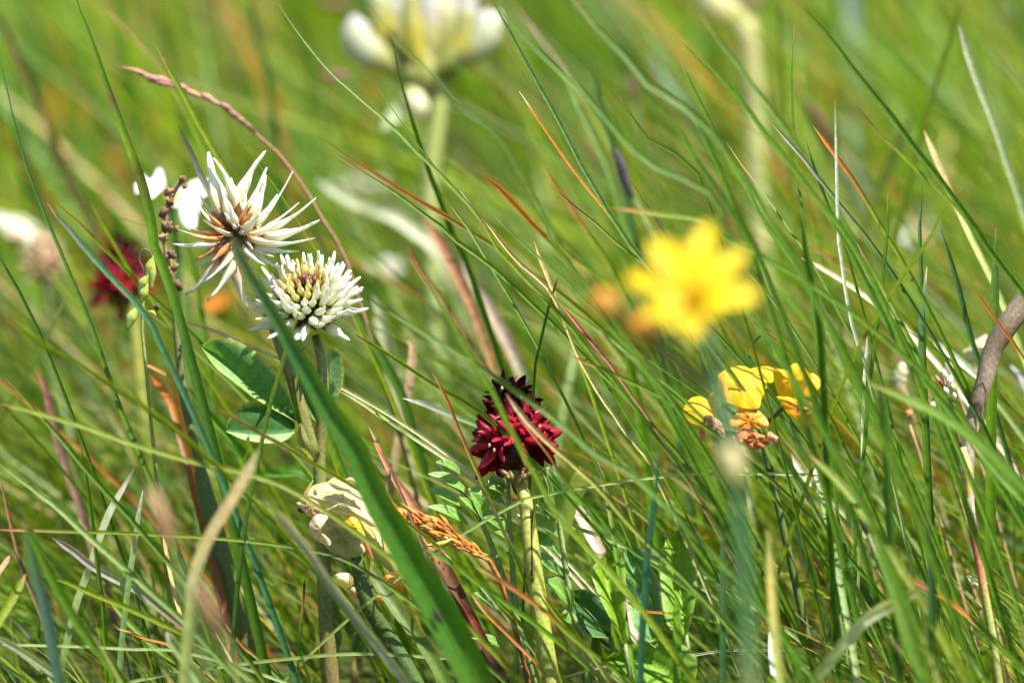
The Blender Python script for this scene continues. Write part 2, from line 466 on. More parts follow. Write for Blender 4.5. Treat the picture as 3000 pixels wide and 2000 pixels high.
# middle distance
n = 22000
X, Y = field(n, -.8, .8, .20, 1.6)
H = np.clip(npr.lognormal(math.log(.065), .35, n), .02, .14)
b, t, f = palette(n, .09, .25)
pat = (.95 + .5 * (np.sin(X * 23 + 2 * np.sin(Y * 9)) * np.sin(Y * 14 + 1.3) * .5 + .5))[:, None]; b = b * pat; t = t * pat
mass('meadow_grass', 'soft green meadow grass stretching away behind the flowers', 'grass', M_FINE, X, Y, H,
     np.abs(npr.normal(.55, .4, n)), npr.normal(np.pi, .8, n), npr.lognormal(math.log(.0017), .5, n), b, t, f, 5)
# far
n = 26000
Y = .2 + 9 * npr.random(n) ** 1.6; X = npr.uniform(-1, 1, n) * (1.2 + Y * .6); k = (Y > 1.5) | (np.abs(X) > .7); X, Y = X[k], Y[k]; n = len(X)
H = np.clip(npr.lognormal(math.log(.08), .3, n), .03, .16)
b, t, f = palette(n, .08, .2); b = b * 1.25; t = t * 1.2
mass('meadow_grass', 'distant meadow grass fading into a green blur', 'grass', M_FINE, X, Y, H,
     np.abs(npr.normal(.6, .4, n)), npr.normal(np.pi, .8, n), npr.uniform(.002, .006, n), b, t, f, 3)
# sides and towards the camera
n = 9000
X = npr.uniform(-1.1, 1.1, n); Y = npr.uniform(-1.5, .25, n)
k = ~((np.abs(X) < .34) & (Y > -.42)) & ~((np.abs(X) < .25) & (Y < -.42) & (npr.random(n) < .3)); X, Y = X[k], Y[k]; n = len(X)
H = np.clip(npr.lognormal(math.log(.045), .35, n), .015, .10); H = np.where(np.abs(X) < .3, np.minimum(H, .09), H)
b, t, f = palette(n, .12, .45)
mass('meadow_grass', 'short meadow grass spreading out around the flower patch', 'grass', M_FINE, X, Y, H,
     np.abs(npr.normal(.75, .4, n)), npr.normal(np.pi, .6, n), npr.uniform(.001, .0022, n), b, t, f, 4)
# ------------------------------------------------------------------ clover with two white heads
def floret_mesh(name, curve, fat, base, mid, tip, wings=True, spread=0):
    """one pea floret, length 1 along z, bending towards x"""
    V = []; F = []; C = []
    def arm(o, L, r, z0, bend, flat, c0, c1, c2, lat=0, n=9, sd=7):
        k = len(V)
        for i in range(n + 1):
            t = i / n; z = z0 + L * t; x = bend * t * t * L + o; y = lat * t
            q = (.45 + 1.9 * t - 1.6 * t * t) if t < .55 else max(.40, 1.011 - (t - .55) * 2.6)
            if t > .97: q *= .45
            c = mixc(c0, c1, t / .35) if t < .35 else mixc(c1, c2, (t - .35) / .3)
            for j in range(sd):
                a = 2 * pi * j / sd
                V.append((x + cos(a) * r * q * flat, y + sin(a) * r * q, z)); C.append(c)
        for i in range(n):
            for j in range(sd):
                j2 = (j + 1) % sd; F.append((k + i * sd + j, k + i * sd + j2, k + (i + 1) * sd + j2, k + (i + 1) * sd + j))
        F.append(tuple(k + n * sd + j for j in range(sd)))
    arm(0, 1, .105 * fat, 0, curve, .75, base, mid, tip)
    if wings:
        arm(-.05, .50, .060 * fat, .06, curve - .40, .8, base, mid, tip, .06)
        arm(-.05, .46, .055 * fat, .06, curve - .30, .8, base, mid, tip, -.07)
    # calyx with five teeth
    k = len(V); cc = mixc(base, (.10, .11, .03), .6); r0 = .075 * fat
    for j in range(10):
        a = 2 * pi * j / 10; z = .42 if j % 2 == 0 else .22; rr = r0 * (1.55 if j % 2 == 0 else 1.35)
        V.append((cos(a) * r0 * .7, sin(a) * r0 * .7, -.02)); V.append((cos(a) * rr, sin(a) * rr, z)); C.extend([cc, mixc(cc, OR, .3)])
    for j in range(10):
        j2 = (j + 1) % 10; F.append((k + 2 * j, k + 2 * j2, k + 2 * j2 + 1, k + 2 * j + 1))
    return mesh(name, V, F, C, M_WHITE)
WHT = (.80, .80, .70); CRM = (.75, .66, .30); YEL = (.72, .60, .16); GRN = (.16, .20, .05)
f_long = [floret_mesh('floret', c, f, mixc(BR, TA, .9), (.78, .66, .36), WHT) for c, f in ((.75, 1.0), (1.05, .95), (.5, 1.1))]
f_old = [floret_mesh('floret', c, 1.0, (.2, .08, .03), (.66, .36, .14), (.78, .72, .52)) for c in (.6, .25)]
f_orange = [floret_mesh('floret', c, .9, (.25, .09, .03), (.62, .24, .05), (.62, .34, .12)) for c in (.5, .1)]
f_white = [floret_mesh('floret', c, f, GRN, (.72, .74, .38), WHT, False) for c, f in ((.25, 1.25), (.12, 1.1), (.4, 1.2))]
f_bud = [floret_mesh('floret', .15, 1.5, GRN, (.62, .56, .14), (.75, .70, .30), False), floret_mesh('floret', .05, 1.7, GRN, (.55, .48, .10), (.70, .56, .22), False)]
f_pink = [floret_mesh('floret', .05, 1.9, (.2, .14, .05), (.42, .15, .11), (.50, .25, .19), False)]

base = to_ground([at('X', 925, 1340, .004), at('X', 932, 1420, .004)])[-1]
clover = thing('clover', base, 'hairy stemmed clover with a ragged and a domed white flower head', 'clover')
SG = (.17, .21, .04); SB = (.19, .14, .05)
j0 = at('X', 925, 1345, .004)
st1 = [at('X', 690, 690, .004), at('X', 735, 800, .010), at('X', 790, 930, .010), at('X', 850, 1090, .004), at('X', 885, 1210, .003), at('X', 918, 1335, .004)]
st2 = [at('X', 925, 985, .006), at('X', 943, 1050, .004), at('X', 948, 1120, .004), at('X', 945, 1220, .005), at('X', 935, 1340, .006)]
st2 = to_ground(st2 + [at('X', 938, 1420, .006)])
for P, r in ((st1, (.0006, .0008, .0010, .0012, .0013, .0015)), (st2, (.0009, .0012, .0013, .0015, .0017, .0019, .0019))):
    s = part('stem', tube(P, list(r), [SG, mixc(SG, SB, .5), SG, mixc(SG, SB, .6), SB, SG], 22, 9), M_STEM, clover)
    part('stem_hair', hairs(P, r[2], .0011, (.5, .5, .38), 420, 22), M_WHITE, s)
part('sheath', leaf_edges([at('X', 860, 1098, -.001), at('X', 872, 1180, 0), at('X', 905, 1320, .001)], [at('X', 848, 1098, 0), at('X', 862, 1180, .001), at('X', 898, 1322, .003)],
     [at('X', 872, 1096, 0), at('X', 880, 1180, .001), at('X', 912, 1322, .003)], (.10, .14, .02), (.14, .18, .03), (.3, .32, .08)), M_LEAF, clover)
part('stipule', leaf_edges([at('X', 880, 1240, -.002), at('X', 890, 1290, -.002), at('X', 920, 1345, .001)], [at('X', 868, 1245, 0), at('X', 876, 1300, 0), at('X', 912, 1350, .002)],
     [at('X', 884, 1240, 0), at('X', 905, 1290, -.001), at('X', 928, 1340, .001)], (.25, .28, .10), (.2, .2, .08), (.34, .34, .14)), M_LEAF, clover)

# ragged left head: florets traced one by one
hc = at('H', 985, 800, .0)
h1 = part('flower_head', blob(hc + FWD * .001, .0017, .0017, .0021, (.14, .10, .04), (.3, .2, .07)), M_SEED, clover, 'ragged spidery clover head with browned florets')
LF = [  # tip x, y, how far the tip comes forward (mm, negative is behind), kind
    (715, 240, -3, 'l'), (878, 205, 0, 'l'), (1095, 165, -1, 'l'), (1255, 390, 1, 'l'), (1190, 370, -3, 'l'), (1418, 460, -2, 'l'), (1595, 632, 0, 'l'), (1618, 800, 1, 'l'),
    (1522, 935, 3, 'l'), (1432, 1010, 2, 'l'), (1182, 1085, 4, 'l'), (1425, 672, -4, 'l'), (1068, 400, -5, 'l'), (1020, 1450, 0, 'o'), (842, 1352, 2, 'l'), (605, 1345, -1, 'o'),
    (800, 1205, 4, 'l'), (690, 1105, -3, 'l'), (487, 948, 1, 'l'), (578, 850, 0, 'l'), (850, 440, 2, 'l'), (760, 470, -4, 'l'), (640, 620, -3, 'l'), (1150, 690, 7, 'l'),
    (760, 770, 6, 'l'), (600, 790, 0, 'g'), (655, 700, 1, 'g'), (700, 650, 2, 'g'), (620, 880, 2, 'g'), (650, 1040, 1, 'g'), (770, 1060, 3, 'g'), (1060, 590, 4, 'g'), (1110, 640, 5, 'g'),
    (930, 600, 5, 'l'), (1340, 760, 4, 'l'), (1300, 900, 5, 'o'), (1260, 1030, 2, 'o'), (1110, 1150, 0, 'o'), (900, 1180, 0, 'o'), (1290, 1130, -2, 'l'), (690, 560, -5, 'l'), (1300, 560, -5, 'l'), (960, 420, -6, 'l')]
for (tx, ty, fw, kd) in LF:
    tip = at('H', tx, ty, -fw * .001); d = (tip - hc); L = d.length
    side = Vector((d.x, 0, d.z)); b0 = hc + d.normalized() * .0012
    up = UP * .8 + RT * (.35 if tx > 985 else -.25)
    kk = {'l': f_long, 'o': f_old, 'g': f_orange}[kd]; ki = rng.randrange(len(kk)); me = kk[ki]
    cv = {'l': (.75, 1.05, .5), 'o': (.6, .25), 'g': (.5, .1)}[kd][ki]
    v = tip - b0; upn = (up - v * (up.dot(v) / v.length_squared)).normalized()
    z = v.normalized() - upn * cv; L2 = v.length / (1 + cv * cv) ** .5
    z = v.normalized() * 1.0 - upn * cv
    inst('floret', me, h1, b0, z, up, L2, (1.5 if L2 < .006 else rng.uniform(1.25, 1.55)))

# domed right head
ax = (UP * .80 - FWD * .58 - RT * .10).normalized(); e1 = ax.orthogonal().normalized(); e2 = ax.cross(e1)
rc = at('R', 680, 850, .004)
h2 = part('flower_head', blob(rc - ax * .001, .0036, .0036, .0046, (.05, .06, .02), (.16, .14, .05), ax), M_SEED, clover, 'domed clover head with pinkish buds at its crown')
ga = pi * (3 - 5 ** .5); NF = 105
for i in range(NF):
    c0 = 1 - (i + .5) / NF * 1.52; th = math.acos(c0); ph = i * ga
    rad = ax * cos(th) + (e1 * cos(ph) + e2 * sin(ph)) * sin(th)
    q = th / math.acos(1 - 1.52)
    dirv = (rad * (.75 + .25 * q) + ax * (.42 - .12 * q) + Vector((rng.gauss(0, .07), rng.gauss(0, .07), rng.gauss(0, .07)))).normalized()
    if q < .20: me, L, sx = f_pink[0], .0030, 1.0
    elif q < .42: me, L, sx = rng.choice(f_bud), .0042 + .0050 * (q - .24), 1.05
    else: me, L, sx = rng.choice(f_white), .0060 + .0058 * (q - .47), 1.12
    b0 = rc + rad * (.0036 + .0006 * cos(th))
    inst('floret', me, h2, b0, dirv, ax - rad * .2, L * rng.uniform(.92, 1.1), sx)

# leaves
LG = (.085, .220, .050); LG2 = (.20, .36, .12); LE = (.46, .48, .10)  # LE: yellow fringe tint with its backlit glow put into the colour
def lp(pts, dd): return [at('L', x, y, dd if not isinstance(dd, list) else dd[i]) for i, (x, y) in enumerate(pts)]
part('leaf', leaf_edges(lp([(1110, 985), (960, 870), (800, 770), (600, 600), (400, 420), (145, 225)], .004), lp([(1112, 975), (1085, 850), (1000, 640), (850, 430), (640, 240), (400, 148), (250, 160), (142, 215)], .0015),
     lp([(1105, 992), (900, 880), (760, 800), (640, 720), (450, 570), (280, 430), (145, 240)], .0005), LG, LG2, LE, .0005, 26, 5, .0012), M_LEAF, clover, 'large folded leaflet with a fringed yellow edge painted to glow')
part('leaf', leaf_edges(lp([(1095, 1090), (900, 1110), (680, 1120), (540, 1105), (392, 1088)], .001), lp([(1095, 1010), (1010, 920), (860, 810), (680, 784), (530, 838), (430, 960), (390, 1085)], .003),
     lp([(1092, 1110), (1000, 1180), (860, 1210), (720, 1200), (560, 1170), (395, 1095)], -.003), (.035, .12, .022), (.3, .42, .22), LE, .0005, 22, 5, .001), M_LEAF, clover, 'small cupped leaflet with a lit lower fold painted pale')  # light on the lower fold put into the paler second half
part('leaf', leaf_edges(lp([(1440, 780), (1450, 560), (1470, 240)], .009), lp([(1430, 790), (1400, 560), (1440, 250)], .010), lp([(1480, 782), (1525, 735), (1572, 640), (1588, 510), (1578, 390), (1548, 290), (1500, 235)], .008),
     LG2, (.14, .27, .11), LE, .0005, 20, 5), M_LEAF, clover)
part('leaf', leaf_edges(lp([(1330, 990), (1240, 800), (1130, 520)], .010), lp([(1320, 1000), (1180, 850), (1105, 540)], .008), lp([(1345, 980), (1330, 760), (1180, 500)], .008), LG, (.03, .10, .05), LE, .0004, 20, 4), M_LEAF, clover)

# ------------------------------------------------------------------ maroon orchids
def petal_mesh(name, cols, L=1.0, w=.38, curl=.25):
    V = []; F = []; C = []; n = 8
    for i in range(n + 1):
        t = i / n; hw = w * .5 * (sin(pi * (t * .86 + .10)) ** .8) * (1 if t < .95 else .25)
        z = t * L; x = curl * t * t
        for u, h in ((-1, .05), (-.4, 0), (0, -.05), (.4, 0), (1, .05), (0, .0)):
            V.append((x + h * hw * 3, u * hw, z)); C.append(lerp_cols(cols, t))
    for i in range(n):
        for k in range(6):
            k2 = (k + 1) % 6; F.append((i * 6 + k, i * 6 + k2, (i + 1) * 6 + k2, (i + 1) * 6 + k))
    return mesh(name, V, F, C, M_RED)
MA = [(.10, .006, .010), (.14, .008, .012), (.05, .004, .008)]
p_dark = [petal_mesh('petal', [(.045, .003, .005), (.07, .004, .006), (.02, .002, .004)], curl=c) for c in (.1, .3)]
p_mid = [petal_mesh('petal', [(.10, .003, .006), (.16, .004, .008), (.06, .003, .005)], curl=c) for c in (.1, .35)]
p_red = [petal_mesh('petal', [(.28, .005, .01), (.40, .010, .025), (.32, .02, .05)], curl=c) for c in (.15, .4)]
def orchid(base, head, top, R, nfl, stem, sr, label, small=False):
    """head: centre of the flower cone's foot; top: its apex"""
    o = thing('orchid', base, label, 'orchid')
    part('stem', tube(stem, sr, [(.32, .36, .06), (.32, .33, .06), (.30, .36, .05), (.30, .22, .06), (.32, .38, .07)], 22, 10), M_STEM, o)
    axv = (top - head); Hh = axv.length; axn = axv.normalized(); a1 = axn.orthogonal().normalized(); a2 = axn.cross(a1)
    core = part('flower_head', tube([head - axn * R * .35, head, head + axv * .5, top - axn * R * .1], [R * .22, R * .50, R * .36, R * .08], [(.07, .02, .015), (.04, .005, .008)], 10, 10), M_RED, o)
    for i in range(nfl):
        q = (i + .5) / nfl; h = q ** 1.15; ph = i * ga + .7
        rr = R * .50 * (1 - h * .80)
        rad = a1 * cos(ph) + a2 * sin(ph)
        pos = head + axv * (h * .95) + rad * rr
        dv = (rad * (1 - .55 * h) + axn * (-.28 + 1.25 * h) ).normalized()
        kind = p_red if h < .24 else (p_mid if h < .70 else p_dark)
        L = R * (.62 - .20 * h)
        x1 = dv.orthogonal().normalized(); x2 = dv.cross(x1); r0 = rng.uniform(0, 6)
        npet = 6 if not small else 5
        for k in range(npet):
            a = r0 + 2 * pi * k / npet; lat = x1 * cos(a) + x2 * sin(a)
            pd = (dv * rng.uniform(.55, 1.0) + lat * rng.uniform(.45, .8)).normalized()
            inst('petal', rng.choice(kind), core, pos, pd, lat, L * rng.uniform(.8, 1.1), rng.uniform(.9, 1.2))
    return o, core
oh = at('O', 1020, 1060, .004); ot = at('O', 940, 330, .010)
ost = [at('O', 1010, 1150, .005), at('O', 1020, 1400, .004), at('B2', 1195, 300, .001), at('B2', 1225, 500, -.001), at('B2', 1255, 750, -.003), at('B2', 1290, 1000, -.004), at('B2', 1340, 1330, -.005), at('B2', 1375, 1560, -.005)]
ost = to_ground(ost)
orc, core = orchid(ost[-1], oh, ot, .0098, 46, ost, [.0009, .0013, .0016, .0017, .0017, .0018, .0020, .0022, .0022], 'dark red orchid with a spiky cone of petals on a yellow green stem')
for (x, y, bx, by) in ((900, 1320, 1000, 1420), (1180, 1300, 1060, 1430), (960, 1290, 1020, 1440), (1120, 1260, 1050, 1460), (1080, 1310, 1040, 1480), (840, 1270, 990, 1380), (1260, 1250, 1090, 1400)):
    part('ovary', tube([at('O', bx, by, .003), at('O', (x + bx) / 2 - 8, (y + by) / 2, -.001), at('O', x, y, .0)], [.0003, .0006, .0004], [(.24, .25, .06), (.20, .18, .05), (.2, .06, .03)], 8, 6), M_STEM, orc)
part('bract', leaf_edges([at('B2', 1262, 880, -.006), at('B2', 1252, 620, -.004), at('B2', 1272, 370, -.003)], [at('B2', 1240, 880, -.005), at('B2', 1225, 640, -.003), at('B2', 1266, 380, -.002)],
     [at('B2', 1282, 880, -.004), at('B2', 1280, 600, -.002), at('B2', 1278, 375, -.002)], (.09, .10, .02), (.16, .20, .04), (.06, .03, .02)), M_LEAF, orc)
for (x, y) in ((720, 995), (775, 1050), (865, 340), (1300, 780), (1350, 1048)):
    part('pollen_mass', blob(at('O', x, y, -.0085), .00022, .00022, .0004, (.75, .62, .45)), M_WHITE, orc)
d1 = .13
b2s = to_ground([at('A', 1180, 860, d1), at('A', 1230, 1100, d1), at('A', 1260, 1400, d1)])
orchid(b2s[-1], at('A', 1120, 820, d1), at('A', 1110, 330, d1 + .002), .0085, 20, b2s, [.0012, .0014, .0014], 'blurred dark red orchid behind the green seed pods', True)
# ------------------------------------------------------------------ yellow many-petalled flower, close to the camera
dy = -.20
def yl(x, y, o=0): return at('Y', x, y, dy + o)
ys = [yl(850, 690, .004), yl(890, 900, .004), yl(945, 1120, .002), yl(1000, 1400, 0), at('B3', 330, 160, dy), at('B3', 370, 480, dy), at('B3', 390, 800, dy), at('B3', 410, 1150, dy), at('B3', 430, 1500, dy)]
ysg = to_ground(ys)
yf = thing('yellow_flower', ysg[-1], 'bright yellow many petalled flower with two orange buds on a green stem', 'flower')
part('stem', tube(ysg, [.0009, .0011, .0012, .0012, .0013, .0014], [(.05, .14, .035), (.04, .12, .05), (.05, .14, .04), (.30, .30, .13), (.12, .20, .02), (.10, .17, .03), (.07, .12, .03)], 30, 8), M_STEM, yf)
part('node_sheath', tube([at('B3', 290, 20, dy - .001), at('B3', 320, 120, dy - .001), at('B3', 345, 260, dy - .001)], [.0013, .0020, .0016], [(.50, .40, .20), (.42, .38, .16), (.22, .26, .08)], 8, 8), M_STEM, yf)
yc = yl(800, 580, -.002)
YP = (.78, .56, .003); YP2 = (.78, .44, .003); YP3 = (.74, .27, .003)
def petal_ribbon(a, b, w, cols, lift=.0, n=10, peak=.62, nrm=None):
    """rounded petal from a to b"""
    a = Vector(a); b = Vector(b); axp = b - a; nr = Vector(nrm) if nrm is not None else -FWD
    side = axp.cross(nr).normalized(); nn = side.cross(axp).normalized(); V = []; F = []; C = []; L = axp.length
    for i in range(n + 1):
        t = i / n; k = math.log(.5) / math.log(peak)
        hw = w * .5 * max(.12, sin(pi * min(.985, max(.04, t)) ** k)) ** .6
        p = a + axp * t + nn * (lift * L * sin(pi * t))
        for u, h in ((-1, .18), (-.5, .04), (0, 0), (.5, .05), (1, .2)):
            V.append(p + side * (hw * u) + nn * (hw * h)); C.append(lerp_cols(cols, t))
    for i in range(n):
        for k in range(4): F.append((i * 5 + k, i * 5 + k + 1, (i + 1) * 5 + k + 1, (i + 1) * 5 + k))
    return V, F, C
for (x, y, w, o) in ((885, 115, 150, .003), (560, 215, 190, .001), (385, 440, 150, 0), (1110, 285, 130, .002), (1190, 560, 180, -.002), (500, 680, 130, -.004), (640, 745, 140, -.006), (800, 820, 130, -.007), (720, 250, 110, .004), (1000, 380, 120, .001), (960, 670, 120, -.006)):
    part('petal', petal_ribbon(yc + (yl(x, y, o) - yc) * .08, yl(x, y, o), px('Y', w * 1.0, dy), [YP2, YP, YP, YP], .08, nrm=(-FWD + UP * .6)), M_YEL, yf)
part('flower_disc', blob(yl(815, 600, -.004), .0018, .0018, .0012, YP2, YP, -FWD + UP, .3), M_YEL, yf)
for k in range(26):
    a = rng.uniform(0, 2 * pi); r = rng.uniform(0, 1) ** .5
    p0 = yl(815 + cos(a) * 70 * r, 590 + sin(a) * 45 * r, -.005)
    part('stamen', tube([p0, p0 + UP * .0016 - FWD * .0012 + RT * cos(a) * .0008], [.00022, .00020, .0003], [YP2, YP], 4, 5), M_YEL, yf)
for (bx, by, r, ex, ey) in ((262, 605, 88, 420, 740), (488, 765, 98, 640, 900)):
    bd = (yl(bx, by) - yl(ex, ey)).normalized()
    b_ = part('bud', blob(yl(bx, by), px('Y', r, dy) * .95, px('Y', r, dy) * .95, px('Y', r, dy) * 1.1, (.45, .30, .05), (.80, .36, .05), bd, .06), M_YEL, yf)
    part('calyx', blob(yl(bx + 50, by + 45, .001), px('Y', r, dy) * .85, px('Y', r, dy) * .85, px('Y', r, dy) * 1.2, (.06, .10, .02), (.10, .13, .02), bd, .1), M_STEM, b_)
    part('bud_stalk', tube([yl(bx + 80, by + 80, .001), yl(ex, ey, .002), yl((ex + 940) / 2, ey + 180, .003), yl(945, 1120, .003)], [.0009, .0008, .0006, .0006], [(.08, .11, .02), (.07, .12, .025)], 12, 7), M_STEM, b_)

# ------------------------------------------------------------------ trefoil with yellow and withered orange blossoms
YY = (.80, .50, .010); YO = (.80, .33, .012); YO2 = (.66, .20, .025); YB = (.34, .15, .07)
tb = to_ground([at('F', 1200, 900, .02), at('F', 1350, 1500, .02)])
tf = thing('trefoil', tb[-1], 'low trefoil with crumpled yellow and orange pea blossoms among grass', 'flower')
part('stem', tube(tb, [.0006, .0008, .0008], [(.08, .14, .03), (.1, .14, .03)], 14, 7), M_STEM, tf)
def blossom(label=None): 
    return label
b1 = part('blossom', shell('F', [(690, 310), (780, 240), (900, 188), (1060, 195), (1110, 225), (1240, 290), (1330, 400), (1310, 520), (1250, 620), (1215, 740), (1050, 740), (960, 720), (790, 650), (740, 520)], .006, [YO, YY, YY, (.82, .58, .015)], .22, .05), M_YEL, tf, 'bright yellow upright petal')
part('petal', shell('F', [(1110, 225), (1200, 200), (1330, 190), (1400, 210), (1480, 260), (1400, 400), (1330, 390), (1250, 330), (1150, 300)], .014, [YY, YY, (.82, .56, .012)], .18, .05), M_YEL, b1)
part('keel', shell('F', [(800, 250), (830, 350), (800, 640), (760, 600), (740, 500), (715, 340)], .0010, [YO, YY], .3, .03), M_YEL, b1)
b2 = part('blossom', shell('F', [(1400, 210), (1580, 235), (1650, 170), (1740, 150), (1820, 190), (1870, 260), (1900, 340), (1850, 450), (1760, 560), (1740, 610), (1570, 600), (1480, 560), (1430, 430), (1410, 320)], .006, [YO, YY, YY, (.82, .55, .015)], .25, .06, tilt=(-.3, .2)), M_YEL, tf, 'fan shaped yellow petal with orange veins')
part('petal', shell('F', [(1900, 280), (1960, 290), (2035, 370), (2030, 450), (1960, 540), (1880, 590), (1800, 560), (1830, 450), (1880, 360)], .008, [YO, YY], .2, .08), M_YEL, b2)
part('wing_petal', shell('F', [(1460, 585), (1580, 590), (1720, 610), (1860, 640), (1800, 700), (1820, 760), (1860, 830), (1960, 950), (1800, 920), (1640, 850), (1520, 680)], .003, [YO2, YO, YY], .22, .08), M_YEL, b2)
part('withered_petal', shell('F', [(1740, 660), (1880, 640), (1980, 700), (2040, 820), (2085, 960), (1980, 900), (1850, 820), (1760, 740)], .0015, [YB, YO2, RD], .35, .18), M_SEED, b2)
b3 = part('blossom', shell('F', [(215, 820), (240, 740), (290, 650), (380, 590), (480, 590), (560, 650), (640, 800), (670, 900), (560, 950), (440, 970), (300, 910)], .008, [YO, YY, (.80, .42, .015)], .25, .04), M_YEL, tf, 'small rounded orange yellow petal')
part('withered_petal', shell('F', [(440, 960), (510, 970), (520, 1100), (480, 1185), (440, 1160)], .006, [YB, YO2, TA], .3, .1), M_SEED, b3)
part('withered_petal', shell('F', [(500, 850), (580, 830), (720, 920), (760, 1010), (770, 1140), (640, 1050), (540, 960)], .004, [TA, YB, (.6, .38, .2)], .3, .14), M_SEED, b3)
part('petal', shell('F', [(570, 600), (610, 540), (650, 560), (680, 680), (690, 740), (640, 720)], .009, [YO, YY], .2, .06), M_YEL, b3)
b4 = part('blossom', shell('F', [(950, 720), (1040, 730), (1180, 750), (1290, 830), (1345, 920), (1340, 1020), (1280, 1010), (1180, 1000), (1080, 1060), (960, 1060), (890, 1010), (850, 910), (920, 830)], .004, [YO2, YO, (.74, .38, .06), (.72, .42, .12)], .28, .12), M_YEL, tf, 'withered orange brown blossom')
part('withered_petal', shell('F', [(880, 1110), (960, 1050), (1080, 1010), (1200, 1060), (1330, 1110), (1470, 1140), (1400, 1200), (1300, 1250), (1180, 1290), (1050, 1240), (950, 1190)], .002, [YB, YO2, (.55, .22, .10)], .3, .2), M_SEED, b4)
part('withered_petal', shell('F', [(960, 1040), (1050, 990), (1110, 1010), (1080, 1130), (1000, 1180), (940, 1130)], .0005, [YO2, YB], .3, .15), M_SEED, b4)
part('withered_petal', shell('F', [(1330, 1130), (1360, 1040), (1420, 1080), (1480, 1130), (1430, 1200), (1360, 1210)], .001, [YO2, TA], .3, .15), M_SEED, b4)
for (x, y, x1, y1) in ((760, 700, 1200, 900), (1560, 700, 1250, 950), (560, 960, 1200, 1050), (1050, 1000, 1230, 1100)):
    part('blossom_stalk', tube([at('F', x, y, .010), at('F', (x + x1) / 2, (y + y1) / 2 + 40, .016), at('F', x1, y1, .02)], [.0005, .0005], [(.1, .15, .03)], 8, 6), M_STEM, tf)
for (x, y, x1, y1, w) in ((1180, 180, 1020, 30, 160), (1420, 40, 1300, -160, 170), (1120, -60, 1260, -200, 150), (1500, -150, 1320, -230, 130), (1700, 1100, 1560, 930, 110), (1500, 850, 1360, 560, 120)):
    part('leaf', leaflet(at('F', x, y, .03), at('F', x1, y1, .026), px('F', w), -FWD + UP * .8, (.04, .12, .025), (.10, .2, .05), .25), M_LEAF, tf)

# ------------------------------------------------------------------ pale vetch in the foreground
CR = (.58, .48, .19); CR2 = (.70, .64, .40); CB = (.52, .31, .13); CGN = (.32, .33, .11)
vb = to_ground([at('V', 850, 960, .003), at('V', 900, 1230, .003), at('V', 985, 1480, .003), at('B2', 300, 1250, .004), at('B2', 480, 1560, .004)])
vt = thing('pale_vetch', vb[-1], 'faded cream pea flower on a hairy stalk beside the broad blade', 'flower')
s = part('stem', tube(vb, [.0013, .0017, .0018, .0016, .0015], [(.05, .09, .015), (.06, .11, .02), (.08, .15, .03)], 20, 9), M_STEM, vt)
part('stem_hair', hairs(vb[:5], .0016, .0013, (.4, .5, .25), 300, 16), M_WHITE, s)
cal = part('calyx', blob(at('V', 760, 880, .004), px('V', 150), px('V', 110), px('V', 200), CGN, (.52, .50, .22), RT * .8 - UP * .35, .10), M_WHITE, vt, 'pale papery calyx')
def vs(name, pts, radii, cols, dd=0, flat=.8, rough=.03, lab=None):
    return part(name, tube([at('V', x, y, dd + (p[2] if len(p) > 2 else 0)) for p in pts for x, y in [p[:2]]], [px('V', r) for r in radii], cols, 16, 12, flat, None, rough), M_WHITE, vt, lab)
def vsh(ol, dd, cols, bulge, rip=.05, lab=None, tilt=(0, 0)):
    return part('petal', shell('V', ol, dd, cols, bulge, rip, 7, tilt), M_WHITE, vt, lab)
vsh([(850, 560), (960, 520), (1080, 660), (1160, 800), (1240, 980), (1280, 1100), (1200, 1130), (1100, 1040), (1000, 930), (930, 800), (880, 680)], .003, [CR2, CR, CR, CGN], .35, .03, 'long cream petal running down behind the blade')
vsh([(500, 560), (620, 590), (760, 580), (900, 680), (960, 820), (930, 930), (820, 985), (660, 950), (540, 880), (490, 720)], .001, [(.40, .40, .15), (.30, .32, .10), (.46, .43, .19), (.56, .46, .24)], .38, .11, 'pale green papery petal')
vsh([(310, 330), (370, 280), (430, 240), (550, 215), (600, 175), (660, 163), (760, 200), (870, 280), (930, 370), (980, 480), (1040, 580), (1080, 660), (1000, 660), (850, 575), (700, 560), (560, 530), (500, 545), (470, 450), (400, 390), (330, 375)], -.001, [CR, CR2, CR, CR2, CR], .42, .045, 'domed cream hood petal', (0, -.5))
vsh([(560, 225), (650, 165), (760, 200), (880, 290), (950, 410), (900, 400), (760, 320), (640, 290)], -.0045, [CR2, CR2, CR], .30, .03)
vsh([(270, 370), (340, 365), (420, 395), (480, 440), (505, 520), (440, 565), (380, 570), (330, 530), (285, 440)], -.004, [(.62, .36, .18), CB, (.72, .56, .34)], .25, .07, 'browned mouth of the hood petal')
vsh([(230, 425), (285, 418), (325, 455), (335, 525), (295, 495)], -.003, [CR2, CR], .3, .05)
vsh([(370, 640), (400, 580), (480, 540), (565, 570), (525, 620), (492, 665), (500, 735), (580, 800), (582, 862), (500, 842), (430, 800), (380, 720)], -.005, [CB, (.66, .50, .30), (.68, .56, .38)], .5, .06, 'curled lower lip petal')
vsh([(720, 630), (790, 570), (860, 590), (915, 700), (935, 795), (880, 780), (840, 700), (780, 655)], -.005, [(.8, .50, .01), (.8, .52, .02)], .35, .06, 'yellow keel petal')
vsh([(560, 540), (660, 560), (720, 600), (650, 640), (590, 620), (550, 580)], -.003, [(.10, .10, .04), (.35, .3, .12)], -.2, .08)
vs('petal_tip', [(330, 340), (370, 265), (410, 195)], [22, 14, 6], [CB, CR], -.003)
vs('fleck', [(420, 285), (432, 325), (440, 350)], [6, 17, 26, 8], [(.36, .28, .22), (.24, .17, .15), (.40, .28, .16)], -.0066, .3)
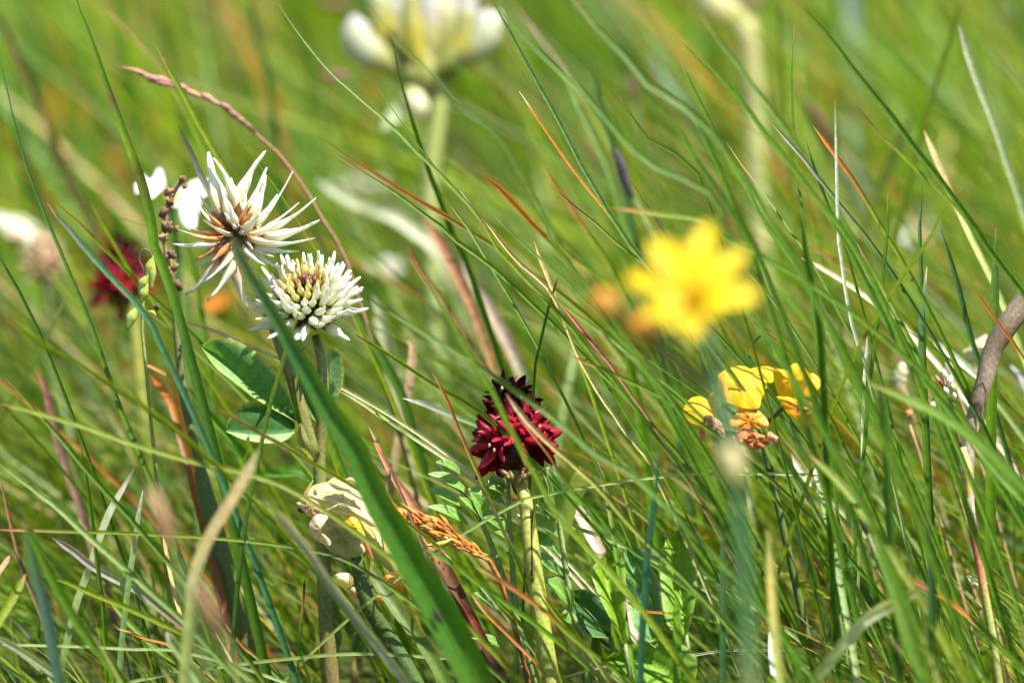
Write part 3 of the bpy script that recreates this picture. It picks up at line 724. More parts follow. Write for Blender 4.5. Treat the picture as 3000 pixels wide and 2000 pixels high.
vs('fleck', [(250, 480), (290, 505), (320, 520)], [12, 26, 14], [(.05, .03, .02)], -.001, .7)
vs('withered_strand', [(930, 800), (980, 920), (1020, 1010)], [30, 24, 12], [(.5, .16, .05), (.45, .18, .06)], -.006, .6)
vs('withered_strand', [(730, 215), (790, 190), (860, 230)], [22, 26, 12], [CB, (.7, .6, .36)], -.002)
# low yellow vetch at its foot
lb = to_ground([at('V', 900, 1230, .018), at('V', 960, 1420, .018), at('V', 1040, 1560, .018)])
lv = thing('yellow_vetch', lb[-1], 'small cream and yellow blossoms low down beside the hairy stalk', 'flower')
part('stem', tube(lb, [.0006, .0007], [(.10, .17, .03)], 12, 7), M_STEM, lv)
for (x, y, x1, y1, r, c, c2) in ((790, 1240, 640, 1170, 85, (.78, .68, .34), (.8, .78, .6)), (860, 1350, 800, 1300, 55, (.7, .52, .32), (.75, .55, .42)), (1080, 1390, 1060, 1440, 42, (.8, .5, .02), (.8, .5, .02)), (1160, 1180, 1330, 1340, 62, (.74, .36, .05), (.82, .56, .02))):
    o = part('blossom', tube([at('V', x, y, .014), at('V', (x + x1) / 2, (y + y1) / 2, .010), at('V', x1, y1, .012)], [px('V', r * .6), px('V', r), px('V', r * .25)], [c, c2], 10, 10, .8, None, .04), M_YEL, lv)
    part('blossom_stalk', tube([at('V', x, y, .014), at('V', 930, 1330, .018)], [.0004, .0004], [(.10, .17, .03)], 6, 6), M_STEM, lv)

# ------------------------------------------------------------------ cream kidney vetches behind
def kidney(base_pts, sr, scols, fl, dd, label, extra=None):
    g = to_ground(base_pts)
    o = thing('cream_vetch', g[-1], label, 'flower')
    part('stem', tube(g, sr, scols, 22, 8), M_STEM, o)
    for (c, pts, radii, cols, off) in fl:
        part('floret', tube([at(c, x, y, dd + off) for x, y in pts], [px(c, r * 1.3, dd) for r in radii], cols, 14, 10, .8, None, .02), M_WHITE, o)
    return o
cw = (.48, .50, .33); cl = (.52, .50, .52); cy = (.50, .44, .05); cg = (.26, .29, .06); cc_ = (.40, .40, .13)
dk = .17
kv = kidney([at('K', 1250, 900, dk), at('K', 1300, 1250, dk), at('D', 985, 420, dk), at('D', 990, 600, dk), at('D', 1000, 800, dk)], [.0022, .0020, .0018, .0018],
  [(.34, .36, .10), (.28, .36, .13), (.26, .34, .12)], [
  ('K', [(900, 860), (680, 700), (500, 600), (390, 480), (380, 330), (440, 230)], [40, 90, 130, 160, 150, 90], [cg, cg, cc_, cw, cw, cw, cl], -.004),
  ('K', [(1000, 880), (820, 620), (690, 400), (660, 180), (600, -60)], [45, 100, 110, 120, 80], [cg, cg, cc_, cy, cc_, cw], 0),
  ('K', [(1050, 880), (930, 600), (850, 350), (840, 100), (850, -150)], [45, 120, 140, 150, 100], [cg, cg, cc_, (.7, .68, .36), cl, cw], .008),
  ('K', [(1100, 880), (1060, 640), (1020, 420), (1000, 200), (990, -100)], [45, 90, 110, 90, 60], [cg, cy, cy, cc_, cc_], -.006),
  ('K', [(1150, 880), (1180, 640), (1190, 400), (1180, 150), (1150, -200)], [45, 100, 110, 110, 90], [cg, (.42, .36, .16), (.5, .45, .2), cl, cw], -.002),
  ('K', [(1180, 880), (1300, 640), (1340, 350), (1330, 100), (1350, -200)], [45, 110, 130, 150, 100], [cg, cg, cc_, (.66, .62, .4), cl], .006),
  ('K', [(1200, 880), (1420, 700), (1560, 520), (1620, 300), (1640, 120)], [45, 80, 90, 80, 60], [cg, cg, cc_, cy, cc_, cc_], -.004),
  ('K', [(1220, 900), (1500, 680), (1720, 540), (1830, 420), (1850, 280), (1790, 150)], [40, 90, 130, 150, 150, 80], [cg, cg, cc_, cc_, cw, cw, cl], -.002),
  ('K', [(1240, 880), (1600, 600), (1860, 400), (1960, 250), (1940, 160)], [30, 60, 80, 85, 60], [cg, cg, cc_, cw, (.6, .66, .5), (.6, .66, .5)], .006),
  ('K', [(1100, 900), (1560, 300), (1600, 60), (1580, -200)], [40, 120, 130, 100], [cg, cg, cc_, cl, cw], .012),
  ('K', [(950, 1000), (1010, 1120), (1070, 1230), (1090, 1370)], [40, 95, 100, 50], [cg, (.8, .76, .46), (.82, .78, .55), (.6, .45, .2)], -.006),
  ], dk, 'large blurred cream vetch head with white lipped florets behind the grass')
part('calyx', blob(at('K', 1080, 830, dk - .002), px('K', 330), px('K', 280), px('K', 330), (.32, .36, .10), (.40, .40, .14), UP, .14), M_LEAF, kv)
part('calyx', blob(at('K', 1440, 820, dk + .004), px('K', 190), px('K', 160), px('K', 150), (.30, .38, .12), (.36, .38, .14), UP, .14), M_LEAF, kv)
part('bract', leaflet(at('K', 1080, 1000, dk), at('K', 660, 1500, dk - .01), px('K', 200), -FWD, (.30, .36, .2), (.4, .42, .3)), M_LEAF, kv)
dk2 = .24
kidney([at('T3', 400, 130, dk2), at('T3', 440, 350, dk2), at('T3', 465, 800, dk2), at('T3', 475, 1200, dk2), at('M3', 500, 80, dk2)], [.0026, .0026, .0028, .0026], [(.36, .34, .12), (.42, .42, .18), (.46, .46, .2), (.5, .42, .28)], [
  ('T3', [(120, -90), (200, 20), (300, 90), (400, 160)], [60, 80, 75, 40], [cw, (.66, .6, .34), (.62, .56, .24), (.5, .5, .12)], 0),
  ('T3', [(420, -120), (420, 0), (410, 160)], [90, 80, 50], [(.3, .3, .12), (.3, .26, .1), (.34, .32, .1)], .01)], dk2, 'pale thick stalked vetch blurred behind the yellow flower')
# ------------------------------------------------------------------ white flower behind the clover
dwf = .075
wb = to_ground([at('T1', 1120, 1330, dwf), at('M1', 1180, 300, dwf), at('M1', 1200, 700, dwf)])
wf = thing('white_flower', wb[-1], 'blurred white petalled flower behind the brown seed spike', 'flower')
part('stem', tube(wb, [.0007, .0009], [(.08, .16, .03)], 16, 7), M_STEM, wf)
for ol in ([(930, 1140), (985, 1180), (1040, 1095), (1075, 1170), (1080, 1220), (1040, 1270), (985, 1310), (935, 1240)],
           [(1240, 1190), (1300, 1170), (1380, 1185), (1400, 1250), (1330, 1300), (1300, 1420), (1290, 1500), (1220, 1480), (1180, 1380), (1200, 1270)],
           [(1090, 1280), (1160, 1230), (1220, 1260), (1200, 1350), (1130, 1350)], [(880, 1210), (905, 1200), (915, 1260), (895, 1270)]):
    part('petal', shell('T1', ol, dwf, [(.8, .8, .76), (.82, .82, .78)], .2, .03, tilt=(0, -1.0)), M_WHITE, wf)
part('flower_disc', blob(at('T1', 1130, 1320, dwf), .002, .002, .002, (.5, .45, .1), (.6, .5, .1)), M_YEL, wf)

# brown seed spike on a thick stalk
dps = .02
spk = [('T1', 1195, 1180, 34, (.22, .10, .06)), ('T1', 1215, 1225, 26, (.55, .28, .12)), ('T1', 1110, 1262, 44, (.60, .34, .18)), ('T1', 1115, 1325, 36, (.14, .05, .03)), ('T1', 1072, 1398, 42, (.17, .06, .035)),
       ('T1', 1095, 1490, 50, (.16, .08, .05)), ('T1', 1160, 1500, 26, (.6, .32, .15)), ('M1', 1068, 100, 36, (.45, .28, .14)), ('M1', 1125, 215, 42, (.22, .10, .06)), ('M1', 1145, 300, 34, (.42, .20, .08)), ('M1', 1172, 418, 40, (.10, .05, .04)), ('M1', 1110, 350, 34, (.2, .1, .05)), ('M1', 1200, 800, 24, (.2, .08, .06)), ('M1', 1030, 560, 26, (.05, .05, .03))]
pst = [at('T1', 1200, 1160, dps), at('T1', 1110, 1330, dps), at('T1', 1085, 1480, dps), at('M1', 1075, 130, dps), at('M1', 1115, 350, dps), at('M1', 1150, 620, dps), at('M1', 1175, 900, dps), at('M1', 1215, 1200, dps), at('M1', 1260, 1456, dps), at('B1', 1330, 250, dps)]
pg = to_ground(pst)
ps = thing('seed_spike', pg[-1], 'brown beaded seed spike on a thick green brown stalk left of the clover', 'seed head')
part('stem', tube(pg, [.0005, .0005, .0006, .0008, .0012, .0017, .0019, .0020, .0020, .0018], [(.3, .2, .09), (.2, .15, .06), (.09, .13, .03), (.07, .12, .02), (.10, .12, .03), (.07, .13, .02)], 30, 10), M_STEM, ps)
for (c, x, y, r, co) in spk:
    p0 = at(c, x, y, dps - .0010)
    for k in range(4):
        a = rng.uniform(-1.5, 1.5) + (k - 1.5) * .5
        dv = (UP * (cos(a) * .9 + .25) + RT * sin(a) - FWD * rng.uniform(.1, .8)).normalized(); L = px(c, r) * rng.uniform(1.5, 2.1)
        q = p0 - dv * L * .45; cc = jit(mixc(co, BR, rng.uniform(.1, .6)), .25)
        part('husk', tube([q, q + dv * L * .5, q + dv * L], [L * .16, L * .30, L * .05], [cc, cc, mixc(cc, TA, .4)], 7, 7, .8, None, .06), M_SEED, ps)
# green pods
dpo = .006
pob = to_ground([at('A', 1400, 520, dpo + .004), at('A', 1330, 800, dpo + .004), at('A', 1290, 960, dpo + .005), at('A', 1330, 1400, dpo + .006)])
po = thing('green_pods', pob[-1], 'pale yellow green pods with a curled purple thread beside the seed spike', 'seed head')
part('stem', tube(pob, [.0003, .0004, .0005], [(.3, .34, .1), (.14, .2, .04)], 14, 6), M_STEM, po)
for (pts, r) in (([(1415, 470), (1370, 570), (1345, 670)], 42), ([(1370, 640), (1310, 720), (1275, 800)], 48), ([(1350, 720), (1320, 810), (1290, 900)], 50), ([(1290, 930), (1215, 1020), (1165, 1150)], 55), ([(1400, 480), (1400, 620), (1390, 780)], 38), ([(1430, 1020), (1400, 990), (1360, 980)], 26)):
    part('pod', tube([at('A', x, y, dpo) for x, y in pts], [px('A', r * .3), px('A', r), px('A', r * .3)], [jit((.34, .42, .09)), jit((.40, .46, .12)), jit((.30, .36, .08))], 10, 8, .8, None, .04), M_LEAF, po)
part('thread', tube([at('A', 1300, 690, dpo), at('A', 1320, 600, dpo), at('A', 1275, 500, dpo), at('A', 1310, 410, dpo), at('A', 1370, 430, dpo), at('A', 1400, 500, dpo)], [.0002, .0002], [(.12, .05, .08)], 16, 5), M_STEM, po)

# faded clover heads in the background
def faded(c, x, y, r, dd, cols, label, extra_white=False):
    g = to_ground([at(c, x, y + r * .6, dd), at(c, x + r * .35, y + r * 2.5, dd), at(c, x + r * .6, y + r * 4, dd)])
    o = thing('faded_clover', g[-1], label, 'flower'); part('stem', tube(g, [.0009, .0011], [(.10, .15, .04)], 14, 7), M_STEM, o)
    ctr = at(c, x, y, dd); R = px(c, r, dd)
    hd = part('flower_head', blob(ctr, R * .55, R * .55, R * .8, cols[0], cols[1], UP, .1), M_SEED, o)
    for k in range(2): pass
    me = floret_mesh('floret', .2, 1.3, cols[0], cols[1], cols[2], False)
    for i in range(34):
        c0 = 1 - (i + .5) / 34 * 1.8; th = math.acos(c0); ph = i * ga
        rad = UP * cos(th) + (RT * cos(ph) + FWD * sin(ph)) * sin(th)
        inst('floret', me, hd, ctr + rad * R * .35 + UP * cos(th) * R * .25, rad + UP * .25, UP, R * .75, 1.1)
    return o
faded('A', 400, 520, 230, .16, [(.28, .10, .06), (.58, .40, .24), (.66, .52, .34)], 'blurred beige and pink faded flower head at the meadow edge')
faded('T3', 1830, 600, 100, .45, [(.4, .3, .2), (.62, .52, .38), (.72, .64, .52)], 'round beige faded flower head far back in the grass')
faded('T3', 2150, 100, 110, .5, [(.3, .3, .25), (.45, .45, .42), (.5, .5, .48)], 'greyish faded flower head far back in the grass')
faded('M3', 1560, 20, 100, .30, [(.35, .25, .2), (.6, .48, .42), (.66, .56, .52)], 'pinkish faded flower head half hidden in grass')
# red-brown arched seed head
dsh = .045
sh = [('T1', p) for p in ((760, 430), (940, 485), (1090, 540), (1210, 592), (1330, 640), (1480, 705), (1600, 800), (1670, 870), (1750, 940), (1850, 1035), (2000, 1240), (2120, 1450))]
shp = to_ground([at(c, p[0], p[1], dsh) for c, p in sh] + [at('M1', 2250, 200, dsh), at('M1', 2350, 500, dsh)])
sg = thing('grass_seed_head', shp[-1], 'arched reddish brown grass seed head above the ragged clover', 'seed head')
part('stem', tube(shp, [.00015, .0003, .0004, .0004, .0005], [(.34, .14, .10), (.3, .14, .08), (.2, .16, .05), (.12, .16, .03)], 30, 6), M_STEM, sg)
for (x, y, x1, y1, r, c) in ((1000, 505, 790, 440, 17, PK), (1110, 550, 900, 490, 24, (.34, .12, .10)), (1130, 540, 980, 505, 20, (.46, .22, .16)), (1150, 570, 960, 530, 22, (.30, .10, .09)), (1260, 610, 1130, 540, 20, (.36, .14, .12)), (1330, 640, 1190, 590, 20, (.55, .28, .18)), (1420, 680, 1310, 610, 22, (.50, .24, .18)), (1460, 700, 1350, 650, 20, (.42, .18, .16)), (1540, 740, 1420, 670, 22, (.26, .10, .09)), (1600, 800, 1470, 715, 26, (.16, .07, .05)), (1640, 840, 1520, 745, 24, (.20, .09, .05)), (1675, 870, 1580, 790, 20, (.15, .07, .04))):
    part('spikelet', tube([at('T1', x, y, dsh - .001), at('T1', (x + x1) / 2, (y + y1) / 2 - 6, dsh - .0018), at('T1', x1, y1, dsh - .001)], [px('T1', r * .4), px('T1', r), px('T1', r * .12)], [jit(c), jit(mixc(c, (.6, .4, .3), .25))], 9, 7, .8), M_SEED, sg)
# orange dry seed head
dor = -.003
oc = [(1190, 400), (1330, 560), (1480, 640), (1620, 650), (1780, 730), (1950, 840), (2080, 920), (2200, 1010)]
ob_ = to_ground([at('V', x, y, dor) for x, y in oc] + [at('B2', 1000, 810, dor), at('B2', 1080, 1000, dor + .002), at('B2', 1150, 1250, dor + .004)])
og = thing('orange_seed_head', ob_[-1], 'dry orange grass seed head lying beside the broad blade', 'seed head')
part('stem', tube(ob_, [.0004, .0005, .0005, .0004], [(.5, .2, .05), (.46, .18, .04), (.3, .12, .04), (.2, .2, .05)], 24, 6), M_DRY, og)
for i in range(95):
    t = rng.random(); k = t * (len(oc) - 1); j = min(len(oc) - 2, int(k)); f = k - j
    x = oc[j][0] * (1 - f) + oc[j + 1][0] * f; y = oc[j][1] * (1 - f) + oc[j + 1][1] * f
    wv = 78 * sin(pi * (.12 + .80 * (1 - t))) + 8; off = rng.uniform(-1, 1) * wv
    ln = rng.uniform(150, 290)
    x1 = x - ln * .86 - off * .2 + rng.uniform(-30, 30); y1 = y - ln * .46 + off * 1.2 - 15 + rng.uniform(-35, 35)
    c = rng.choice([(.64, .25, .03), (.68, .29, .05), (.60, .19, .025), (.46, .13, .025), (.68, .42, .12)])
    part('spikelet', tube([at('V', x, y + off * .35, dor - rng.uniform(0, .002)), at('V', (x + x1) / 2, (y + y1) / 2 + off * .45, dor - .002), at('V', x1, y1, dor - .001)], [px('V', 9), px('V', rng.uniform(13, 24)), px('V', 3)], [jit(c), jit(c), jit(mixc(c, ST, .3))], 8, 6, .7), M_DRY, og)
part('branch', tube([at('V', 1830, 790, dor - .002), at('V', 1730, 840, dor - .003), at('V', 1560, 865, dor - .003)], [.0002, .0005, .0002], [(.5, .42, .14), (.6, .34, .1)], 8, 6), M_DRY, og)
# pink and white dead spike on the right
dpw = .012
pw = [(430, 610), (460, 690), (440, 770), (470, 820), (490, 880), (490, 960), (515, 1030), (420, 720), (450, 930)]
pwb = to_ground([at('E', 420, 620, dpw), at('E', 470, 850, dpw), at('E', 530, 1060, dpw), at('E', 580, 1300, dpw)])
pwo = thing('withered_spike', pwb[-1], 'withered spike of white and dark red husks in the grass', 'seed head')
part('stem', tube(pwb, [.0003, .0004], [(.2, .05, .05), (.16, .08, .05), (.1, .14, .03)], 16, 6), M_STEM, pwo)
for (x, y, x1, y1, r, c) in ((425, 605, 450, 690, 26, WH), (485, 650, 470, 740, 22, WH), (435, 740, 460, 800, 24, (.8, .78, .74)), (485, 860, 515, 935, 26, (.85, .82, .82)), (500, 985, 535, 1055, 22, (.8, .8, .74)), (390, 660, 430, 760, 16, (.30, .08, .08)), (440, 790, 480, 870, 18, (.2, .04, .06)), (420, 880, 470, 960, 18, (.26, .04, .03)), (505, 780, 520, 830, 16, (.75, .72, .7)), (370, 650, 400, 720, 16, (.6, .35, .2))):
    part('husk', tube([at('E', x, y, dpw - .001), at('E', (x + x1) / 2 + 3, (y + y1) / 2, dpw - .002), at('E', x1, y1, dpw - .001)], [px('E', r * .3), px('E', r * .9), px('E', r * .25)], [c, jit(c)], 8, 7), M_WHITE, pwo)
# beige papery dead leaves behind it
for k, (ol, c, cols, dd, lab) in enumerate((([(580, 470), (640, 410), (720, 360), (760, 340), (760, 420), (700, 480), (640, 530), (590, 520)], 'E', [(.62, .52, .32), (.70, .62, .42)], .05, 'cream papery dead leaf caught behind the bent stalk'),
        ([(440, 560), (470, 540), (500, 600), (480, 640), (450, 620)], 'E', [(.68, .56, .38), (.72, .62, .46)], .035, 'small cream dead leaf scrap above the husks'),
        ([(40, 650), (90, 560), (140, 560), (150, 660), (110, 740), (50, 720)], 'E', [(.50, .48, .30), (.55, .52, .36)], .06, 'greyish cream dead leaf blurred behind the trefoil'),
        ([(290, 740), (330, 670), (360, 700), (340, 830), (300, 850)], 'E', [(.66, .38, .12), (.70, .46, .2)], .03, 'pale orange dead leaf scrap beside the husks'),
        ([(300, 890), (330, 860), (375, 850), (370, 890), (320, 905)], 'E', [(.7, .66, .46), (.74, .7, .5)], .02, 'small white dead leaf scrap beside the husks'),
        ([(140, 920), (190, 910), (190, 980), (150, 1010)], 'E', [(.44, .2, .1), (.5, .28, .16)], .03, 'rust brown dead leaf scrap low in the grass'),
        ([(940, 570), (1000, 620), (1040, 680), (1040, 760), (1000, 700)], 'E', [(.5, .48, .5), (.6, .58, .6)], .06, 'grey dead leaf scrap right of the bent stalk'))):
    P = [at(c, x, y, dd) for x, y in ol]; cen = sum(P, Vector()) / len(P)
    g = shell(c, ol, dd, cols, .25, .10); lo = min(P, key=lambda p: p.z)
    stg = to_ground([lo + UP * .001, lo - UP * .008 + RT * .003])
    th = thing('dead_leaf', stg[-1], lab, 'leaf')
    part('leaf', g, M_DRY, th); part('stalk', tube(stg, [.0003, .0004], [(.4, .3, .15)], 10, 5), M_DRY, th)

# ------------------------------------------------------------------ silky pinnate leaves below the orchid
SV = (.14, .30, .035); SV2 = (.05, .14, .045); SE = (.30, .40, .20)
def pinnate(rachis, c, leaflets, dd, label, col=SV):
    g = to_ground([at(c, x, y, dd) for x, y in rachis])
    o = thing('silky_leaf', g[-1], label, 'leaf', None)
    part('rachis', tube(g, [.0004, .0006, .0008, .0009], [(.22, .32, .10), (.20, .30, .09)], 20, 7), M_STEM, o)
    for (x0, y0, x1, y1, w, up) in leaflets:
        part('leaflet', leaflet(at(c, x0, y0, dd - .0005), at(c, x1, y1, dd - rng.uniform(.002, .006)), px(c, w * 1.25), UP * up - FWD * .9 + RT * .2, jit(col), SE, .45, .10, .5), M_WOOL, o)
    return o
pinnate([(850, 45), (905, 250), (945, 480), (975, 700), (1000, 860), (1040, 1060), (1080, 1250)], 'N', [
    (935, 440, 770, 310, 85, .9), (930, 540, 640, 400, 120, 1.0), (945, 660, 620, 520, 115, 1.1), (965, 810, 680, 690, 120, .9), (1000, 1010, 810, 830, 130, .8), (925, 400, 850, 45, 95, .4), (950, 350, 905, 60, 60, .3),
    (1010, 1040, 980, 880, 60, .6), (1030, 1150, 880, 1080, 90, .9)], .004, 'silky silver green pinnate leaf right of the orchid stem')
pinnate([(575, 60), (580, 250), (585, 420), (600, 640), (620, 900), (650, 1200)], 'N', [
    (570, 200, 415, 150, 95, 1.0), (560, 270, 440, 190, 80, .9), (540, 230, 450, 100, 70, .6), (555, 310, 290, 200, 95, .9), (400, 440, 225, 250, 62, .8), (560, 400, 400, 390, 80, .9), (575, 520, 400, 400, 90, .8), (600, 640, 480, 500, 80, .9), (620, 760, 560, 640, 80, .8)], .004, 'silky green pinnate leaf left of the orchid stem')
pinnate([(60, 20), (200, 160), (330, 330), (430, 520), (520, 760), (600, 1000)], 'N', [
    (250, 110, 60, 5, 62, .7), (285, 225, 5, 90, 80, .8), (240, 320, -10, 200, 70, .8), (300, 460, 0, 320, 75, .8), (420, 440, 300, 210, 90, .5), (480, 790, 330, 660, 85, .8), (520, 1090, 330, 930, 85, .8), (560, 1330, 300, 1250, 70, .8)], .004, 'narrow green leaflets of a vetch leaf left of the orchid')
pinnate([(2230, 1290), (2180, 1420), (2140, 1560)], 'B1', [(2200, 1180, 2095, 980, 95, .5), (2215, 1360, 2110, 1090, 95, .5), (2200, 1440, 2120, 1250, 80, .5), (2290, 1250, 2330, 1080, 80, .6), (2330, 1400, 2420, 1160, 90, .6)], .010, 'small vetch leaflets low down by the broad blade', (.06, .16, .03))
# broad toothed clover leaves
def broad(c, mid, A, B, dd, col, col2, label, cil=.0004):
    f = lambda pts, o=0: [at(c, x, y, dd + o) for x, y in pts]
    g = to_ground([f(mid)[0], f(mid)[0] - UP * .006 + RT * .001])
    o = thing('broad_leaf', g[-1], label, 'leaf')
    part('blade', leaf_edges([p + FWD * (p - f(mid)[0]).dot(UP) * .5 for p in f(mid)], [p + FWD * (p - f(mid)[0]).dot(UP) * .5 for p in f(A, -.003)], [p + FWD * (p - f(mid)[0]).dot(UP) * .5 for p in f(B, -.003)], col, col2, (.30, .40, .10), cil, 28, 5, .0008, .10), M_LEAF, o)
    part('leaf_stalk', tube(g, [.0005, .0006], [(.14, .2, .05)], 10, 6), M_STEM, o)
    return o
broad('N', [(1400, 1290), (1330, 1050), (1280, 850), (1310, 640)], [(1395, 1290), (1280, 1080), (1190, 880), (1170, 780), (1230, 700), (1305, 635)], [(1405, 1280), (1410, 1050), (1410, 800), (1390, 690), (1315, 640)], -.010, (.17, .30, .015), (.15, .28, .015), 'bright green notched leaf with fine ribs right of the orchid', .0003)
broad('N', [(1640, 1310), (1560, 1100), (1480, 850), (1430, 580)], [(1620, 1320), (1480, 1200), (1410, 900), (1400, 700), (1425, 585)], [(1650, 1300), (1670, 1080), (1640, 850), (1520, 640), (1435, 580)], -.004, (.13, .29, .10), (.09, .22, .10), 'bluish green broad leaf behind the notched leaf')
broad('N', [(1300, 1240), (1180, 1080), (1090, 1000), (1010, 930)], [(1290, 1250), (1120, 1230), (1040, 1100), (1005, 935)], [(1305, 1230), (1290, 1050), (1150, 920), (1015, 925)], .004, (.05, .15, .03), (.05, .14, .05), 'dark green broad leaf low down behind the silky leaf')
broad('B2', [(2300, 1640), (2120, 1500), (1950, 1420), (1720, 1410)], [(2290, 1640), (2050, 1600), (1820, 1560), (1725, 1420)], [(2310, 1630), (2330, 1400), (2150, 1290), (1960, 1310), (1720, 1405)], -.008, (.14, .29, .015), (.14, .29, .02), 'green leaf with comb toothed edge at the foot of the teal blade', .0006)
broad('B2', [(2260, 1250), (2240, 1000), (2220, 800), (2240, 560)], [(2250, 1250), (2140, 1180), (2100, 900), (2120, 680), (2235, 560)], [(2270, 1250), (2330, 1000), (2330, 750), (2245, 560)], -.006, (.15, .30, .015), (.15, .28, .02), 'green comb toothed leaf standing right of the teal blade', .0006)
broad('B2', [(1690, 1568), (1680, 1400), (1665, 1200)], [(1685, 1568), (1630, 1420), (1662, 1200)], [(1695, 1568), (1720, 1400), (1668, 1200)], .004, (.11, .24, .05), (.12, .26, .06), 'small upright pointed leaf between the broad leaves')
broad('B3', [(1040, 860), (1080, 700), (1050, 620), (990, 590)], [(1035, 860), (1020, 760), (1000, 660), (985, 595)], [(1045, 860), (1120, 800), (1100, 690), (995, 590)], .004, (.10, .2, .09), (.14, .26, .12), 'small pale green leaf with rust marks deep in the grass')
broad('B3', [(1000, 960), (1090, 900), (1150, 870)], [(990, 955), (1010, 860), (1070, 820), (1148, 868)], [(1005, 965), (1090, 960), (1150, 875)], .000, (.05, .12, .05), (.08, .16, .08), 'small round dark leaf deep in the grass')
# dark pods and buds here and there
def scrap(name, c, pts, r, cols, dd, label, cat):
    P = [at(c, x, y, dd) for x, y in pts]; g = to_ground(P[-1:] and [P[-2], P[-1]])
    o = thing(name, g[-1], label, cat)
    part('bud', tube(P, [px(c, r * .35), px(c, r), px(c, r * .9), px(c, r * .4)], cols, 10, 8, .9, None, .06), M_SEED, o)
    part('stem', tube(g[1:], [.0004, .0005], [(.10, .14, .03), (.08, .12, .03)], 10, 6), M_STEM, o)
scrap('sedge_spike', 'T2', [(2020, 980), (2060, 1080), (2090, 1200), (2140, 1300)], 34, [(.05, .03, .05), (.03, .02, .035)], .07, 'dark purple sedge spike with a green leaf', 'seed head')
scrap('sedge_spike', 'T3', [(830, 640), (880, 760), (950, 880), (1000, 980)], 58, [(.14, .07, .02), (.08, .05, .015)], .20, 'blurred dark brown sedge spike behind the orange tipped blades', 'seed head')
scrap('sedge_spike', 'T3', [(740, 500), (760, 560), (790, 620)], 32, [(.4, .14, .06), (.3, .14, .06)], .20, 'small rust red spikelet above the brown sedge spike', 'seed head')
scrap('sedge_spike', 'T2', [(2110, 490), (2130, 580), (2150, 680)], 40, [(.12, .06, .03), (.10, .05, .03)], .20, 'small blurred brown sedge spike high in the grass', 'seed head')
scrap('sedge_spike', 'T2', [(90, 490), (190, 500), (290, 500)], 26, [(.34, .10, .12), (.26, .10, .10)], .20, 'blurred pinkish spikelet lying left of the big cream head', 'seed head')
scrap('sedge_spike', 'T2', [(60, 10), (180, 30), (290, 55)], 45, [(.16, .05, .03), (.13, .05, .03)], .30, 'blurred dark red spikelet touching the top of the big cream head', 'seed head')
scrap('sedge_spike', 'B3', [(550, 110), (575, 180), (595, 260)], 26, [(.02, .015, .012), (.015, .012, .01)], .004, 'small black sedge spike under the withered trefoil', 'seed head')
scrap('sedge_spike', 'B3', [(1175, 480), (1195, 540), (1215, 590)], 24, [(.06, .03, .035), (.05, .03, .03)], -.03, 'small dark spike in the grass right of the trefoil', 'seed head')
scrap('sedge_spike', 'B1', [(995, 290), (1040, 420), (1100, 590), (1150, 740)], 34, [(.60, .38, .26), (.45, .22, .12), (.26, .13, .07), (.10, .10, .03)], -.17, 'blurred tan and brown spike close by the tan blade', 'seed head')
scrap('sedge_spike', 'B1', [(1290, 900), (1340, 1020), (1410, 1170), (1460, 1270)], 40, [(.34, .18, .10), (.24, .11, .06), (.16, .09, .04)], -.18, 'blurred dark brown spike under the tan blade', 'seed head')
scrap('bud', 'N', [(1090, 1165), (1120, 1180), (1150, 1200)], 34, [(.55, .45, .50), (.4, .36, .36)], .006, 'tiny mauve bud under the silky leaf', 'flower')
# ------------------------------------------------------------------ small flowers far back in the meadow
fp = {}
for nm, c in (('orange', (.62, .22, .02)), ('yellow', (.70, .50, .01)), ('white', (.72, .72, .64))):
    fp[nm] = mesh('petal', *petal_ribbon((0, 0, 0), (0, 0, 1), .55, [mixc(c, YP3, .3), c, c], .1, 6, nrm=(1, 0, 0)), M_YEL if nm != 'white' else M_WHITE)
for (x, y, dd, nm, R) in ((510, 40, .62, 'orange', .009), (330, 500, .40, 'orange', .006), (850, 160, .60, 'yellow', .009), (40, 690, .22, 'white', .007), (1060, 560, .30, 'white', .007), (560, 300, .5, 'white', .008), (640, 120, .75, 'yellow', .008), (180, 230, .7, 'orange', .008), (1650, 120, .75, 'yellow', .008),
                          (2690, 700, .26, 'white', .006), (2560, 420, .6, 'yellow', .008), (2960, 300, .7, 'orange', .008), (1130, 800, .26, 'white', .005), (650, 900, .20, 'orange', .005), (2900, 60, .9, 'white', .009), (1500, 330, .55, 'yellow', .007), (2330, 90, .8, 'orange', .008)):
    c0 = at('X', x, y, dd); g = to_ground([c0, c0 - UP * .02 + RT * .004])
    near = min(((690, 640, 'the ragged clover'), (1240, 130, 'the big cream vetch head'), (130, 780, 'the beige faded head'), (450, 250, 'the arched red seed head'), (2200, 250, 'the pale thick stalk'), (2830, 260, 'the round beige head'), (2870, 1050, 'the bent brown stalk')), key=lambda q: (q[0] - x) ** 2 + (q[1] - y) ** 2)[2]
    o = thing('meadow_flower', g[-1], 'tiny blurred ' + nm + ' flower far behind ' + near, 'flower', 'small flowers far back in the meadow')
    part('stem', tube(g, [.0006, .0008], [(.1, .18, .02)], 10, 6), M_STEM, o)
    dv = (UP + RT * rng.uniform(-.5, .5) - FWD * rng.uniform(.2, .8)).normalized(); x1 = dv.orthogonal().normalized(); x2 = dv.cross(x1)
    part('flower_disc', blob(c0, R * .25, R * .25, R * .2, YP2, YP3, dv), M_YEL, o)
    for k in range(7):
        a = 2 * pi * k / 7 + rng.uniform(-.2, .2); lat = x1 * cos(a) + x2 * sin(a); inst('petal', fp[nm], o, c0, lat + dv * .35, dv, R)

